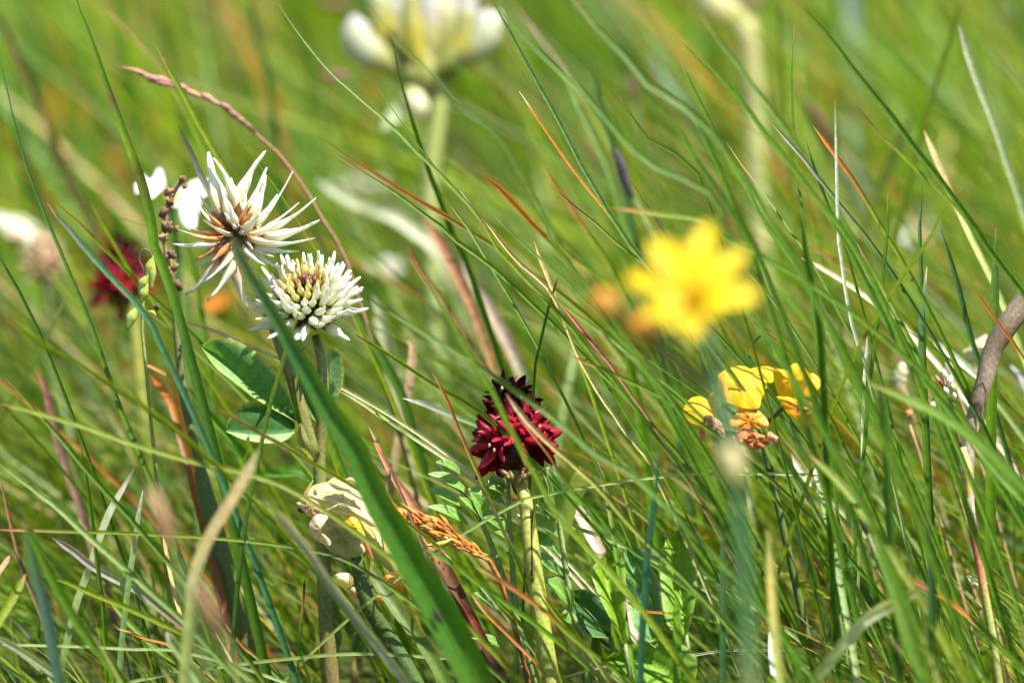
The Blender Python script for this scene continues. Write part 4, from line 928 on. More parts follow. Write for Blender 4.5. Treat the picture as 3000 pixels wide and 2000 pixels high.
# ------------------------------------------------------------------ single grass blades
KC = {'g': [(0, TA), (.05, G1), (1, G1)], 'd': [(0, G2), (.3, G2), (1, G2)], 'y': [(0, PK), (.05, GY), (1, GY)], 'p': [(0, WH), (.1, GP), (1, GP)],
      'o': [(0, ST), (.05, OR), (.38, OR), (.62, GY), (1, G1)], 'ot': [(0, PK), (.14, OR), (.22, GY), (1, G1)], 's': [(0, ST), (.5, ST), (.8, (.4, .38, .14)), (1, GY)],
      't': [(0, TA), (.4, TA), (1, (.3, .24, .11))], 'b': [(0, BR), (1, BR)], 'w': [(0, (.5, .36, .3)), (.12, WH), (.7, WH), (1, GP)], 'bt': [(0, BR), (.16, BR), (.26, GY), (1, G1)],
      'u': [(0, GR), (.1, GB), (1, GB)], 'gr': [(0, (.3, .27, .28)), (.35, GR), (.6, (.10, .15, .06)), (1, G2)], 'r': [(0, PK), (.3, RD), (.55, (.3, .12, .04)), (1, GY)],
      'k': [(0, (.24, .05, .03)), (.25, (.07, .02, .025)), (1, (.09, .045, .03))], 'pb': [(0, PB), (1, PB)], 'br': [(0, (.5, .2, .1)), (.3, (.40, .17, .10)), (.8, (.30, .13, .08)), (1, BR)],
      'rb': [(0, (.34, .13, .06)), (.5, (.30, .13, .06)), (1, (.25, .17, .05))], 'pk': [(0, (.45, .36, .30)), (.6, (.42, .32, .27)), (1, GP)], 'bg': [(0, BG_), (1, BG_)]}
SHARE = {'g': ('slender green grass blade', 'slender green grass blades'), 'd': ('dark green grass blade', 'dark green grass blades'),
         'y': ('yellow green grass blade with a pink tip', 'yellow green grass blades'), 'o': ('grass blade with a dried orange end', 'orange grass blades'),
         'ot': ('green grass blade with a short orange tip', 'orange tipped grass blades'), 'bt': ('green grass blade with a brown dried tip', 'brown tipped grass blades'),
         's': ('straw coloured dry grass blade', 'straw coloured grass blades'), 't': ('tan dry grass blade', 'tan grass blades'), 'p': ('pale green grass blade', 'pale green grass blades'),
         'w': ('whitish bleached grass blade', 'whitish grass blades'), 'u': ('blue green grass blade', 'blue green grass blades'), 'gr': ('grey tipped grass blade', 'grey tipped grass blades'),
         'r': ('grass blade turned red near its tip', 'red tipped grass blades'), 'b': ('brown dry grass stalk', 'brown grass stalks'), 'bg': ('bright green broad grass blade', 'bright green grass blades'), 'pk': ('pinkish grey dead grass blade', 'pinkish grey grass blades'), 'pb': ('pale bluish grass blade', 'pale bluish grass blades')}
def blade(segs, w, dd, kind, label=None, roll=None, taper=.3, n=26, tilt=None, name='grass_plant', ground=True, cols=None):
    """segs: [(crop, [(x, y), ...]), ...] tip first; w in crop pixels; dd metres behind the focus plane at the base"""
    raw = [(c, x, y) for c, ps in segs for x, y in ps]
    tl = rng.uniform(-.012, .012) if tilt is None else tilt
    m = len(raw) - 1
    P = [at(c, x, y, dd + tl * (1 - i / m)) for i, (c, x, y) in enumerate(raw)]
    vis = plen(P); ww = px(segs[0][0], w, dd)
    if ground: P = to_ground(P)
    cs = [(a, jit(c, .10)) for a, c in (cols or KC[kind])]
    g = ribbon(P, ww, cs, vis, rng.uniform(-.7, .7) if roll is None else roll, taper, n)
    mat = M_DRY if kind in ('s', 't', 'b', 'br', 'rb', 'pk') else M_BLADE
    if label: return solo(name, g, mat, P[-1], label, 'grass')
    lb, gp = SHARE[kind]
    ox, oy, sc = CROP[raw[0][0]]; tx, ty = ox + raw[0][1] / sc, oy + raw[0][2] / sc
    lm = min(LAND, key=lambda q: (q[0] - tx) ** 2 + (q[1] - ty) ** 2)
    rel = 'rising behind' if dd > .03 else ('in front of' if dd < -.03 else 'ending near')
    dx, dz = P[0].x - P[m].x, P[0].z - P[m].z
    adj = ('long ' if vis > .07 else 'short ' if vis < .03 else '') + ('level ' if abs(dz) < .35 * abs(dx) else 'upright ' if abs(dx) < .3 * dz else 'right leaning ' if dx > 0 else '')
    lab = adj + lb + ', ' + rel + ' ' + lm[2]
    if len(lab.split()) > 16: lab = lb + ', ' + rel + ' ' + lm[2]
    return solo(name, g, mat, P[-1], lab, 'grass', gp)
LAND = [(690, 640, 'the ragged clover head'), (905, 850, 'the domed clover head'), (1500, 1250, 'the dark red orchid'), (2035, 830, 'the yellow flower'), (2180, 1180, 'the trefoil blossoms'),
        (1030, 1500, 'the cream pea flower'), (1240, 130, 'the big cream vetch head'), (2200, 250, 'the pale thick stalk'), (2830, 260, 'the round beige head'), (2870, 1050, 'the bent brown stalk'),
        (500, 700, 'the brown seed spike'), (130, 780, 'the beige faded head'), (450, 250, 'the arched red seed head'), (1780, 910, 'the orange buds'), (2450, 800, 'the upright whitish blade'),
        (1830, 1750, 'the toothed leaves'), (560, 1500, 'the tan leaning blade'), (700, 1080, 'the clover leaves'), (2500, 1800, 'the pale broken stalk'), (380, 1650, 'the silver tipped blade'), (1270, 1530, 'the orange seed head'), (2780, 1180, 'the withered white spike'), (1830, 500, 'the dark purple sedge spike'), (2390, 350, 'the brown sedge spike'), (1580, 1650, 'the orchid stem'), (120, 1800, 'the blurred blue green blade')]

# --- traced from the photograph, left to right and top to bottom
blade([('T1', [(-30, 60), (0, 130), (130, 420), (300, 800), (450, 1130), (640, 1568)])], 40, .17, 'b', 'thick dark brown dry stalk standing behind the meadow edge', taper=.01)
blade([('T1', [(-10, 330), (20, 480), (60, 650), (130, 950), (230, 1250), (330, 1500)]), ('M1', [(370, 130), (440, 300), (560, 580), (640, 800), (720, 1040), (800, 1250), (900, 1480)])], 34, .012, 'g', 'long thin dark green blade passing in front of the beige head', taper=.8, cols=[(0, GB), (.4, G2), (1, G1)])
blade([('T1', [(490, -40), (520, 60), (570, 180), (640, 380), (700, 560), (780, 780), (860, 1000), (930, 1200), (1000, 1500)]), ('M1', [(1000, 130), (1070, 300), (1125, 460), (1180, 640), (1230, 820)])], 66, -.004, 'g', 'green leaf with brown bands crossing the white flower', taper=.55, roll=.15,
      cols=[(0, G1), (.28, G1), (.30, (.12, .07, .04)), (.33, G1), (.47, GY), (.50, (.03, .015, .01)), (.53, GY), (.58, (.06, .05, .015)), (.63, BG_), (.8, G1), (1, G2)], n=44)
blade([('T1', [(650, -10), (740, 100), (870, 240), (960, 340), (1040, 430), (1130, 570), (1230, 760)])], 22, .09, 'b', taper=.2, cols=[(0, (.22, .13, .05)), (.6, (.2, .16, .05)), (1, GY)])
blade([('T1', [(1030, 310), (1120, 480), (1220, 650), (1340, 880), (1480, 1110), (1560, 1290), (1650, 1500)])], 44, .020, 'y', 'yellow green blade pointing up behind the ragged clover head', roll=.2, tilt=0)
blade([('T1', [(1165, 820), (1220, 930), (1290, 1100), (1370, 1260), (1450, 1400), (1540, 1560)])], 50, .016, 'gr', 'dark grey blade behind the ragged clover head', tilt=0, cols=[(0, (.07, .06, .05)), (.3, (.08, .08, .06)), (.6, (.2, .22, .18)), (1, G1)])
blade([('T1', [(1630, -40), (1680, 250), (1750, 500), (1790, 800), (1840, 1200), (1865, 1450)])], 50, .17, 'd', 'thick dark green stalk blurred behind the clover', taper=.01)
blade([('T1', [(1820, 20), (1950, 210), (2100, 400), (2240, 545)]), ('T2', [(180, 500), (360, 660), (560, 830), (700, 980), (850, 1120), (1000, 1280), (1150, 1450)]), ('M2', [(1000, 150), (1130, 290), (1250, 420), (1400, 560), (1540, 740), (1700, 940), (1850, 1120)])], 26, -.012, 'p', 'long light green blade arching over from the big cream head', cols=[(0, GP), (.3, (.20, .30, .06)), (.6, GY), (1, G1)], n=40, tilt=0)
blade([('T2', [(160, 1003), (340, 1115), (480, 1200), (640, 1310), (800, 1430), (900, 1500)]), ('M2', [(760, 130), (960, 270), (1150, 440), (1340, 620), (1500, 780), (1650, 940), (1840, 1120), (2000, 1300), (2150, 1450), (2240, 1560)])], 28, 0, 'ot', 'long green blade with a pink tip above the dark orchid', n=40, tilt=0, cols=[(0, PK), (.05, (.4, .17, .09)), (.08, GY), (.4, G1), (1, G1)])
blade([('T2', [(105, 905), (240, 1010), (400, 1110), (560, 1210), (740, 1320), (900, 1410), (1060, 1510)]), ('M2', [(930, 110), (1100, 220), (1250, 340), (1380, 420), (1600, 600), (1800, 780), (2000, 980), (2240, 1180)])], 34, .022, 'o', 'long blade with a bright orange tip beside the pink tipped one', n=40, tilt=0, cols=[(0, (.3, .16, .04)), (.1, (.42, .16, .035)), (.28, OR), (.38, (.2, .19, .03)), (.6, GY), (1, G1)])
blade([('T2', [(465, 580), (560, 720), (680, 890), (790, 1040), (900, 1170), (1020, 1320), (1200, 1520)]), ('M2', [(1100, 240), (1300, 480), (1460, 680)])], 20, .004, 'g', taper=.5, n=34)
blade([('T2', [(555, 270), (600, 480), (650, 640), (700, 820), (770, 1020), (830, 1200), (890, 1350), (960, 1540)]), ('M2', [(800, 200), (880, 420)])], 42, .045, 'd', 'dark green blade crossing the pale stem of the big cream head', taper=.7, n=34)
blade([('T2', [(380, 20), (540, 220), (700, 390), (860, 530), (950, 640), (1080, 770), (1220, 880), (1350, 1060), (1450, 1250), (1560, 1430)]), ('M2', [(1400, 170), (1560, 370), (1680, 520), (1850, 760)])], 38, -.055, 'd', 'long green blade crossing in front of the big cream head', taper=.4, n=40, cols=[(0, GY), (.3, (.07, .12, .02)), (1, G1)])
blade([('T2', [(1205, -20), (1310, 170), (1430, 390), (1560, 620), (1680, 840), (1790, 1060), (1900, 1250), (2000, 1430)]), ('M2', [(1800, 0), (1900, 150), (2000, 270), (2130, 430), (2300, 640)])], 36, -.012, 'p', 'long pale green blade running down to the yellow flower', taper=.3, n=40, tilt=0, cols=[(0, (.12, .2, .06)), (.4, (.16, .26, .09)), (1, (.14, .22, .05))])
blade([('T2', [(1388, 595), (1470, 720), (1590, 900), (1700, 1060), (1830, 1230), (1960, 1390), (2060, 1520)]), ('M2', [(1900, 140), (2000, 260), (2150, 450)])], 21, 0, 'o', 'thin orange blade with a cream tip above the yellow flower', taper=.05, n=34, tilt=0, cols=[(0, WH), (.07, ST), (.1, OR), (.6, (.5, .22, .03)), (.8, GY), (1, G1)])
blade([('T2', [(1128, 1128), (1240, 1210), (1340, 1310), (1450, 1430), (1530, 1520)]), ('M2', [(1450, 200), (1560, 370), (1640, 470), (1760, 640)])], 36, .028, 'o', 'short blade with a broad orange tip above the yellow flower', taper=.1, cols=[(0, OR), (.35, OR), (.55, (.2, .2, .03)), (1, G1)])
blade([('T2', [(1605, 1218), (1700, 1310), (1800, 1390), (1900, 1470)]), ('M2', [(1800, 130), (1930, 230), (2100, 370), (2300, 560)])], 20, -.004, 'bt')
blade([('T2', [(1540, 1080), (1600, 1180), (1720, 1330), (1840, 1530)]), ('M2', [(1720, 200), (1850, 450)])], 28, .05, 'o')
blade([('T2', [(1000, 1248), (1080, 1340), (1150, 1430), (1240, 1530)]), ('M2', [(1050, 130), (1160, 260), (1280, 360), (1370, 450), (1430, 570), (1500, 740), (1550, 870), (1620, 1000), (1700, 1140), (1800, 1280), (1880, 1400), (2000, 1540), (2080, 1700)])], 26, -.006, 's', 'long straw coloured stalk slanting through the middle of the grass', taper=.08, n=44, tilt=0, cols=[(0, WH), (.04, (.5, .34, .13)), (.4, (.55, .40, .16)), (.7, (.42, .40, .14)), (1, (.3, .32, .1))])
blade([('T2', [(885, 1255), (960, 1370), (1050, 1490)]), ('M2', [(870, 100), (960, 260), (1060, 420)])], 20, .006, 'bt')
blade([('T2', [(1200, -60), (1300, 100), (1450, 270), (1600, 430), (1760, 560), (1900, 720), (2060, 900), (2240, 1080)]), ('T3', [(120, 1230), (260, 1400)]), ('M3', [(100, 120), (260, 330)])], 42, -.06, 'd', 'long dark green blade running behind the pale green one', taper=.3, n=40, cols=[(0, G1), (1, G1)])
blade([('T2', [(1720, -30), (1900, 180), (2050, 330), (2200, 500), (2240, 560)]), ('T3', [(100, 760), (250, 960), (420, 1200), (560, 1420)])], 46, -.07, 'g', taper=.3)
blade([('T2', [(1370, 40), (1490, 190), (1560, 290), (1640, 400), (1760, 560), (1900, 800)])], 26, .10, 't', cols=[(0, (.3, .17, .12)), (.5, (.24, .2, .1)), (1, GY)])
blade([('T2', [(1660, 430), (1800, 740), (1900, 950), (2000, 1180), (2060, 1400), (2120, 1560)])], 40, .08, 'p', cols=[(0, GP), (.4, (.16, .26, .06)), (1, G1)])
blade([('T2', [(1865, 350), (1900, 560), (1950, 760), (2000, 950), (2060, 1150), (2120, 1400)])], 36, .075, 'u', 'blue green leaf around the dark purple sedge spike')
blade([('T2', [(2010, 580), (2120, 750), (2220, 900)]), ('T3', [(60, 1080), (160, 1300), (220, 1480)])], 20, -.02, 'g')
blade([('T2', [(1985, 1362), (2100, 1380), (2240, 1400)]), ('T3', [(120, 1445), (260, 1500)]), ('M3', [(270, 100), (420, 180), (560, 250), (700, 330), (850, 420), (1000, 520), (1120, 600), (1260, 720), (1400, 840), (1500, 920), (1600, 1010), (1750, 1180)])], 40, -.035, 'o', 'long nearly level blade with orange tip over the yellow flower', taper=.1, n=44, cols=[(0, OR), (.05, (.4, .2, .05)), (.12, GY), (.3, G1), (1, G1)], roll=.3)
blade([('T3', [(-60, 210), (0, 280), (150, 430), (300, 570), (420, 720), (560, 900), (700, 1070), (800, 1200), (900, 1330), (1020, 1470)]), ('M3', [(1100, 130), (1220, 330), (1330, 560)])], 44, -.03, 'g', 'long mid green blade crossing the pale thick stalk', taper=.3, n=40)
blade([('T3', [(720, -30), (860, 120), (960, 230), (1060, 370), (1160, 500), (1280, 650), (1400, 800), (1520, 970), (1650, 1130), (1760, 1270), (1850, 1400)]), ('M3', [(1890, 0), (1990, 150), (2100, 300), (2240, 480), (2400, 700)])], 42, -.022, 'g', 'longest green blade slanting down behind the bent brown stalk', taper=.4, n=44)
blade([('T3', [(1812, 160), (1880, 380), (1950, 580), (2040, 800), (2120, 1050), (2200, 1280), (2260, 1480), (2320, 1700)])], 50, -.05, 'p', 'pale grey green blade beside the round beige head', taper=.06, n=30, cols=[(0, (.4, .36, .32)), (.1, (.33, .38, .22)), (1, (.26, .36, .13))])
blade([('T3', [(1583, 855), (1640, 1000), (1700, 1140), (1760, 1280), (1850, 1480)]), ('M3', [(1900, 130), (2000, 330), (2080, 500), (2200, 800)])], 42, .035, 's', 'straw tipped broad blade above the bent brown stalk', taper=.06, n=30, cols=[(0, (.6, .44, .2)), (.25, (.5, .32, .15)), (.45, (.36, .40, .13)), (1, (.24, .34, .08))])
blade([('T3', [(1000, 645), (1005, 850), (1010, 1050), (1015, 1300), (1022, 1540)]), ('M3', [(1030, 160), (1050, 300), (1070, 450), (1100, 620), (1140, 770), (1190, 900), (1230, 1060)])], 23, -.008, 'w', 'thin upright whitish blade bending in the right hand grass', taper=.25, n=34, tilt=0)
blade([('T3', [(735, 160), (720, 350), (715, 600), (730, 900), (745, 1100), (770, 1300), (800, 1560)]), ('M3', [(830, 350), (860, 600)])], 24, -.004, 'g', 'thin straight upright green blade above the trefoil', taper=.4, n=34)
blade([('T3', [(853, 822), (920, 910), (1010, 1030), (1100, 1150), (1200, 1310), (1300, 1480)]), ('M3', [(1340, 90), (1450, 270), (1560, 470)])], 30, -.004, 'o', 'orange red blade crossing the upright whitish blade', taper=.1, n=34, tilt=0, cols=[(0, (.6, .3, .06)), (.15, (.48, .12, .03)), (.35, (.32, .14, .03)), (.55, GY), (1, G1)])
blade([('T3', [(288, 938), (360, 1050), (450, 1170), (540, 1290), (620, 1400), (730, 1560)]), ('M3', [(830, 240), (930, 420)])], 19, 0, 'ot')
blade([('T3', [(-20, 390), (80, 600), (180, 800), (280, 1000), (400, 1200), (500, 1400), (610, 1560)]), ('M3', [(720, 260), (820, 420)])], 28, -.018, 'g', n=34)
blade([('T3', [(572, 797), (650, 880), (720, 960), (800, 1050), (900, 1180), (1000, 1300), (1130, 1460)]), ('M3', [(1240, 140), (1380, 340)])], 24, -.006, 'gr', taper=.1, n=30)
blade([('T3', [(1103, 658), (1200, 770), (1300, 890), (1450, 1030), (1600, 1180), (1720, 1290), (1850, 1430)]), ('M3', [(1980, 120), (2150, 320)])], 28, -.018, 'bt', n=34)
blade([('T3', [(1838, 1218), (1760, 1310), (1690, 1420)]), ('M3', [(1690, 0), (1560, 200), (1430, 380), (1290, 600), (1150, 840), (1060, 1040), (1000, 1200)])], 28, -.01, 'y', 'yellow green blade leaning right against all the others', n=34, tilt=0)
blade([('T3', [(1345, 1262), (1345, 1450)]), ('M3', [(1345, 60), (1325, 250), (1300, 480), (1270, 720), (1230, 1020), (1215, 1200)])], 27, -.006, 'g', 'straight upright green blade right of the whitish blade', n=30)
blade([('T3', [(1572, 1220), (1560, 1400)]), ('M3', [(1555, 40), (1560, 180), (1570, 400), (1580, 700)])], 27, .004, 'd')
blade([('M3', [(2055, 40), (2052, 250), (2045, 480), (2040, 700), (2030, 950), (2025, 1250), (2020, 1568)]), ('B3', [(2020, 400), (2010, 800)])], 72, .012, 'g', 'broad upright striped blade beside the bent brown stalk', roll=.1, taper=.25, n=34, tilt=0, cols=[(0, (.3, .28, .16)), (.03, (.08, .15, .04)), (.5, BG_), (1, BG_)])
blade([('T3', [(798, 878), (840, 1030), (900, 1200), (960, 1360), (1020, 1500)]), ('M3', [(1060, 150), (1110, 320)])], 20, .0, 'g')
blade([('T3', [(788, 1195), (870, 1290), (960, 1390), (1080, 1540)]), ('M3', [(1180, 230), (1290, 420)])], 28, .01, 't', cols=[(0, (.5, .3, .2)), (.3, (.4, .3, .14)), (.6, GY), (1, G1)])
blade([('T3', [(120, 110), (230, 260), (330, 380), (450, 540), (560, 690), (700, 880), (820, 1060)])], 28, .05, 'g')
blade([('T3', [(-60, 780), (120, 1100), (250, 1290), (350, 1430), (420, 1540)]), ('M3', [(500, 240), (600, 480)])], 44, -.045, 'd')
blade([('T3', [(-20, 640), (60, 760), (170, 960), (260, 1160), (330, 1340), (390, 1500)])], 38, -.04, 'g')
blade([('T3', [(620, -40), (640, 240), (655, 500), (680, 760)])], 34, .12, 'y', taper=.2)
blade([('T3', [(1830, -40), (1760, 250), (1680, 500), (1600, 760), (1540, 1000)])], 34, .10, 'y', taper=.2)
blade([('T3', [(1520, 740), (1420, 960), (1320, 1180), (1240, 1380)])], 60, .14, 'p', taper=.3, cols=[(0, (.24, .3, .1)), (1, (.2, .28, .08))])
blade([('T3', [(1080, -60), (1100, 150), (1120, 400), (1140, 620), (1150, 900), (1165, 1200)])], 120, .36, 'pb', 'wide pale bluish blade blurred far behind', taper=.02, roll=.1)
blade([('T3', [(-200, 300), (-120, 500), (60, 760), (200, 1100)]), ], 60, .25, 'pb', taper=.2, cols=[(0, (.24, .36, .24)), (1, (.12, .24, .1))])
# middle rows
blade([('M3', [(398, 305), (470, 370), (540, 450), (640, 580), (760, 760)])], 20, .01, 'ot')
blade([('M3', [(398, 598), (480, 670), (560, 730), (670, 820), (760, 920), (860, 1090), (940, 1220), (1020, 1380)])], 25, -.012, 'r', 'red and cream tipped blade right of the yellow flower', taper=.06, n=30, tilt=0, cols=[(0, ST), (.08, PK), (.12, (.4, .06, .04)), (.2, (.5, .3, .14)), (.3, (.34, .16, .06)), (.36, GY), (1, G1)])
blade([('M3', [(930, -60), (1020, 60), (1100, 200), (1180, 360), (1260, 520), (1350, 680), (1450, 850), (1550, 1000), (1650, 1120), (1760, 1250), (1880, 1420)])], 44, -.026, 'g', n=36)
blade([('M3', [(780, -60), (810, 200), (860, 420), (900, 650), (920, 900), (930, 1150), (940, 1400)])], 48, -.03, 'd', n=30, taper=.2)
blade([('M3', [(778, 235), (900, 300), (1000, 360), (1100, 420), (1220, 510), (1350, 590), (1460, 700)])], 36, .035, 't', 'pinkish tan dry blade behind the upright whitish blade', taper=.05, cols=[(0, (.62, .42, .28)), (.6, (.56, .40, .27)), (1, (.66, .6, .44))])
blade([('M3', [(782, 150), (880, 180), (1000, 250), (1120, 330), (1240, 430)])], 28, .05, 'o', taper=.1, cols=[(0, (.5, .26, .12)), (.6, (.46, .26, .12)), (1, GY)])
blade([('M3', [(1908, 428), (2000, 560), (2100, 700), (2200, 830), (2280, 950), (2400, 1130)])], 21, -.012, 'o', 'thin orange blade crossing the bent brown stalk', taper=.1, tilt=0, cols=[(0, OR), (.6, (.48, .16, .03)), (1, (.3, .2, .04))])
blade([('M3', [(1690, 40), (1760, 250), (1830, 500), (1890, 750), (1940, 900), (2010, 1120)])], 34, .02, 'u')
blade([('M3', [(1603, 295), (1592, 400), (1572, 520), (1560, 700), (1565, 900), (1575, 1150)])], 38, -.004, 'gr', cols=[(0, (.7, .62, .5)), (.03, (.16, .22, .14)), (.5, (.09, .17, .06)), (1, G1)])
blade([('M3', [(1145, 140), (1200, 250), (1290, 400), (1400, 600), (1500, 800)])], 34, -.012, 'ot')
blade([('M3', [(1218, 1058), (1330, 1110), (1480, 1170), (1600, 1230), (1750, 1310), (1880, 1410), (2000, 1500), (2150, 1650)])], 76, -.055, 'y', 'broad yellow green blade lying across the right hand grass', roll=.5, taper=.3, cols=[(0, (.3, .22, .06)), (.08, GY), (.3, BG_), (1, G1)])
blade([('M3', [(1290, 1000), (1320, 1200), (1335, 1400), (1345, 1600)]), ], 60, -.045, 'u', 'blurred blue green blade standing under the broad yellow green one')
blade([('M3', [(1213, 715), (1203, 900), (1192, 1000), (1185, 1200), (1180, 1450)]), ('B3', [(1178, 200), (1172, 420)])], 21, -.002, 'w', taper=.05, tilt=0)
blade([('M3', [(1610, 755), (1700, 830), (1830, 920), (1950, 1040), (2050, 1160)])], 52, .03, 'w', 'bleached white blade under the cream dead leaf', roll=.1, taper=.15)
# bent brown stalk
bs = [('M3', 2330, 400), ('M3', 2240, 530), ('M3', 2150, 655), ('M3', 2090, 745), ('M3', 2030, 850), ('M3', 2002, 960), ('M3', 1980, 1045), ('M3', 1940, 1180), ('M3', 1900, 1330), ('M3', 1880, 1480), ('B3', 1875, 150), ('B3', 1890, 450), ('B3', 1935, 720), ('B3', 1975, 950), ('B3', 2020, 1200), ('B3', 2050, 1400)]
bp = to_ground([at(c, x, y, -.006) for c, x, y in bs])
k1 = thing('bent_stalk', bp[-1], 'bent dry stalk brown above and pale green below', 'grass')
part('stem', tube(bp, [.0024, .0021, .0017, .0013, .0009, .0008, .0009, .0009, .0010, .0010], [(.16, .10, .06), (.30, .22, .15), (.14, .09, .06), (.32, .24, .17), (.18, .12, .08), (.5, .42, .3), (.24, .17, .11), (.54, .46, .34), (.42, .14, .08), (.5, .2, .1), (.34, .36, .08), (.28, .34, .10), (.30, .34, .10), (.55, .42, .10), (.40, .42, .14), (.30, .36, .12), (.26, .34, .1)], 44, 9, 1, None, .05), M_STEM, k1)
part('node', tube([at('B3', 1838, 20, -.007), at('B3', 1852, 100, -.007), at('B3', 1868, 220, -.0065), at('B3', 1885, 420, -.006)], [.0005, .0013, .0009, .0007], [(.62, .50, .2), (.72, .58, .2), (.55, .44, .12), (.45, .4, .1)], 10, 8), M_DRY, k1)

# left middle
blade([('A', [(430, -30), (520, 110), (650, 240), (760, 380), (900, 540), (1050, 700), (1200, 850), (1290, 960), (1400, 1110), (1470, 1280), (1540, 1420)])], 60, -.012, 'u', 'blue green folded blade crossing the blurred dark orchid', roll=.25, taper=.3, n=36, tilt=0, cols=[(0, PK), (.02, (.10, .18, .08)), (.25, (.13, .12, .11)), (.3, (.07, .17, .07)), (1, (.05, .15, .06))])
blade([('A', [(480, -60), (560, 20), (680, 120), (800, 240), (950, 390), (1080, 520), (1200, 640), (1290, 730), (1460, 900), (1640, 1060), (1800, 1220)])], 34, .03, 'o', taper=.3, n=36, cols=[(0, OR), (.15, (.3, .19, .05)), (.3, GY), (1, G1)])
blade([('A', [(830, -20), (900, 90), (1000, 270), (1090, 430), (1180, 590), (1270, 720), (1400, 880)])], 34, .045, 'y', taper=.2)
blade([('A', [(-20, 450), (40, 560), (160, 760), (270, 980), (370, 1180), (430, 1330), (500, 1500)])], 30, .01, 'd', taper=.2)
blade([('A', [(600, 860), (530, 1010), (430, 1230), (340, 1400), (240, 1560)])], 34, .06, 'y', taper=.3, cols=[(0, GP), (1, (.16, .24, .05))])
blade([('A', [(40, 1030), (180, 1140), (350, 1250), (520, 1350), (700, 1460), (880, 1560)])], 50, -.06, 'y', taper=.2, n=30)
blade([('A', [(1660, 150), (1710, 350), (1780, 600), (1830, 850), (1870, 1080), (1900, 1300)])], 52, .06, 'g', 'green blade standing behind the brown seed spike')
blade([('A', [(1680, 1070), (1800, 1110), (1960, 1150), (2100, 1210), (2195, 1250)]), ('L', [(560, 190), (700, 250), (830, 305), (945, 348)])], 30, .012, 'pk', 'pinkish stalk reaching the clover leaf', taper=.02, ground=True, cols=[(0, (.5, .22, .18)), (.25, (.62, .4, .28)), (.6, (.6, .52, .34)), (1, (.62, .62, .36))], tilt=0)
blade([('A', [(1300, 1465), (1360, 1480), (1440, 1520), (1530, 1560)]), ('M1', [(1120, 1030), (1160, 1180)])], 46, .012, 'o', taper=.02, cols=[(0, (.6, .3, .1)), (1, (.56, .24, .06))])
blade([('M1', [(980, 1000), (1050, 1060), (1110, 1150), (1150, 1250), (1190, 1400)])], 60, .03, 'o', taper=.2, cols=[(0, OR), (.6, (.5, .2, .05)), (1, (.3, .12, .04))])
blade([('M1', [(-20, 970), (120, 1110), (250, 1250), (400, 1420)]), ('B1', [(430, 0), (560, 160), (720, 340), (850, 480), (950, 600), (1090, 760), (1230, 920), (1400, 1120)])], 36, -.022, 'g', 'long straight green blade rising to the left edge of the patch', n=36, cols=[(0, GY), (.6, G1), (1, G1)])
blade([('M1', [(0, 1190), (180, 1240), (400, 1300), (620, 1370), (800, 1440), (1000, 1500), (1200, 1560)]), ('B1', [(1500, 170), (1700, 220), (1900, 300), (2100, 420)])], 36, -.035, 'y', taper=.1, n=36, roll=.3)
blade([('M1', [(1975, 560), (1900, 780), (1850, 950), (1790, 1150), (1740, 1360), (1700, 1540)]), ('B1', [(1680, 200), (1630, 420), (1590, 700), (1560, 950), (1540, 1200)])], 36, -.012, 'g', 'upright thin blade crossing the clover leaves', taper=.1, n=34, tilt=0, cols=[(0, GY), (.5, (.10, .18, .015)), (1, G2)])
blade([('L', [(250, 830), (400, 910), (560, 1000), (740, 1110), (900, 1190), (1100, 1310), (1300, 1430), (1490, 1530)])], 44, -.02, 'o', taper=.2, n=30, cols=[(0, (.3, .18, .05)), (.4, (.24, .20, .04)), (1, GY)])
blade([('L', [(1250, 170), (1215, 215), (1180, 262)])], 14, .004, 'y', taper=.4)
blade([('L', [(1545, 680), (1750, 790), (1960, 940), (2091, 1030)]), ('M2', [(200, 1230), (400, 1370), (550, 1470), (690, 1560)]), ('B2', [(800, 190), (900, 270)])], 38, .012, 'p', 'pale green stalk running from the clover leaf to the orchid', taper=.02, n=34, tilt=0, roll=.3, cols=[(0, (.3, .36, .1)), (.5, (.34, .42, .14)), (1, (.6, .64, .46))])
blade([('L', [(0, 640), (180, 880), (400, 1120), (560, 1330), (700, 1560)]), ('B1', [(2000, 180), (2120, 420)])], 130, .04, 'bg', 'wide bright green leaf low behind the clover stems', roll=.3, cols=[(0, BG_), (.5, (.07, .22, .01)), (1, (.07, .2, .01))])
# middle
blade([('M2', [(90, 738), (200, 800), (330, 880), (480, 980), (620, 1070), (760, 1150), (880, 1220), (1020, 1340)])], 25, -.002, 'bt', 'green blade with a brown tip ending behind the orchid head', taper=.04, n=30, tilt=0, cols=[(0, (.16, .06, .04)), (.1, (.3, .2, .05)), (.16, GY), (1, G1)])
blade([('M2', [(595, 985), (660, 1090), (710, 1200), (760, 1330), (830, 1500)]), ('B2', [(900, 200), (960, 330)])], 24, -.004, 'o', 'short orange blade beside the orchid head', taper=.05, tilt=0, cols=[(0, ST), (.1, OR), (.4, (.36, .12, .04)), (.7, (.3, .24, .05)), (1, GY)])
blade([('M2', [(400, 1155), (520, 1190), (640, 1240), (760, 1290), (880, 1325), (1000, 1400)])], 46, .004, 'gr', 'grey topped blade pointing at the orchid head', taper=.15, tilt=0, roll=.4, cols=[(0, (.6, .58, .56)), (.1, (.2, .19, .2)), (.45, (.16, .2, .12)), (.7, (.09, .18, .04)), (1, G1)])
blade([('M2', [(60, 420), (150, 480), (330, 600), (520, 720), (700, 830), (880, 930), (1040, 1040), (1200, 1150), (1350, 1260), (1500, 1380), (1680, 1540)]), ('B2', [(1900, 200), (2100, 380)])], 38, -.05, 'g', 'long green blade passing in front of the orchid top', taper=.3, n=40)
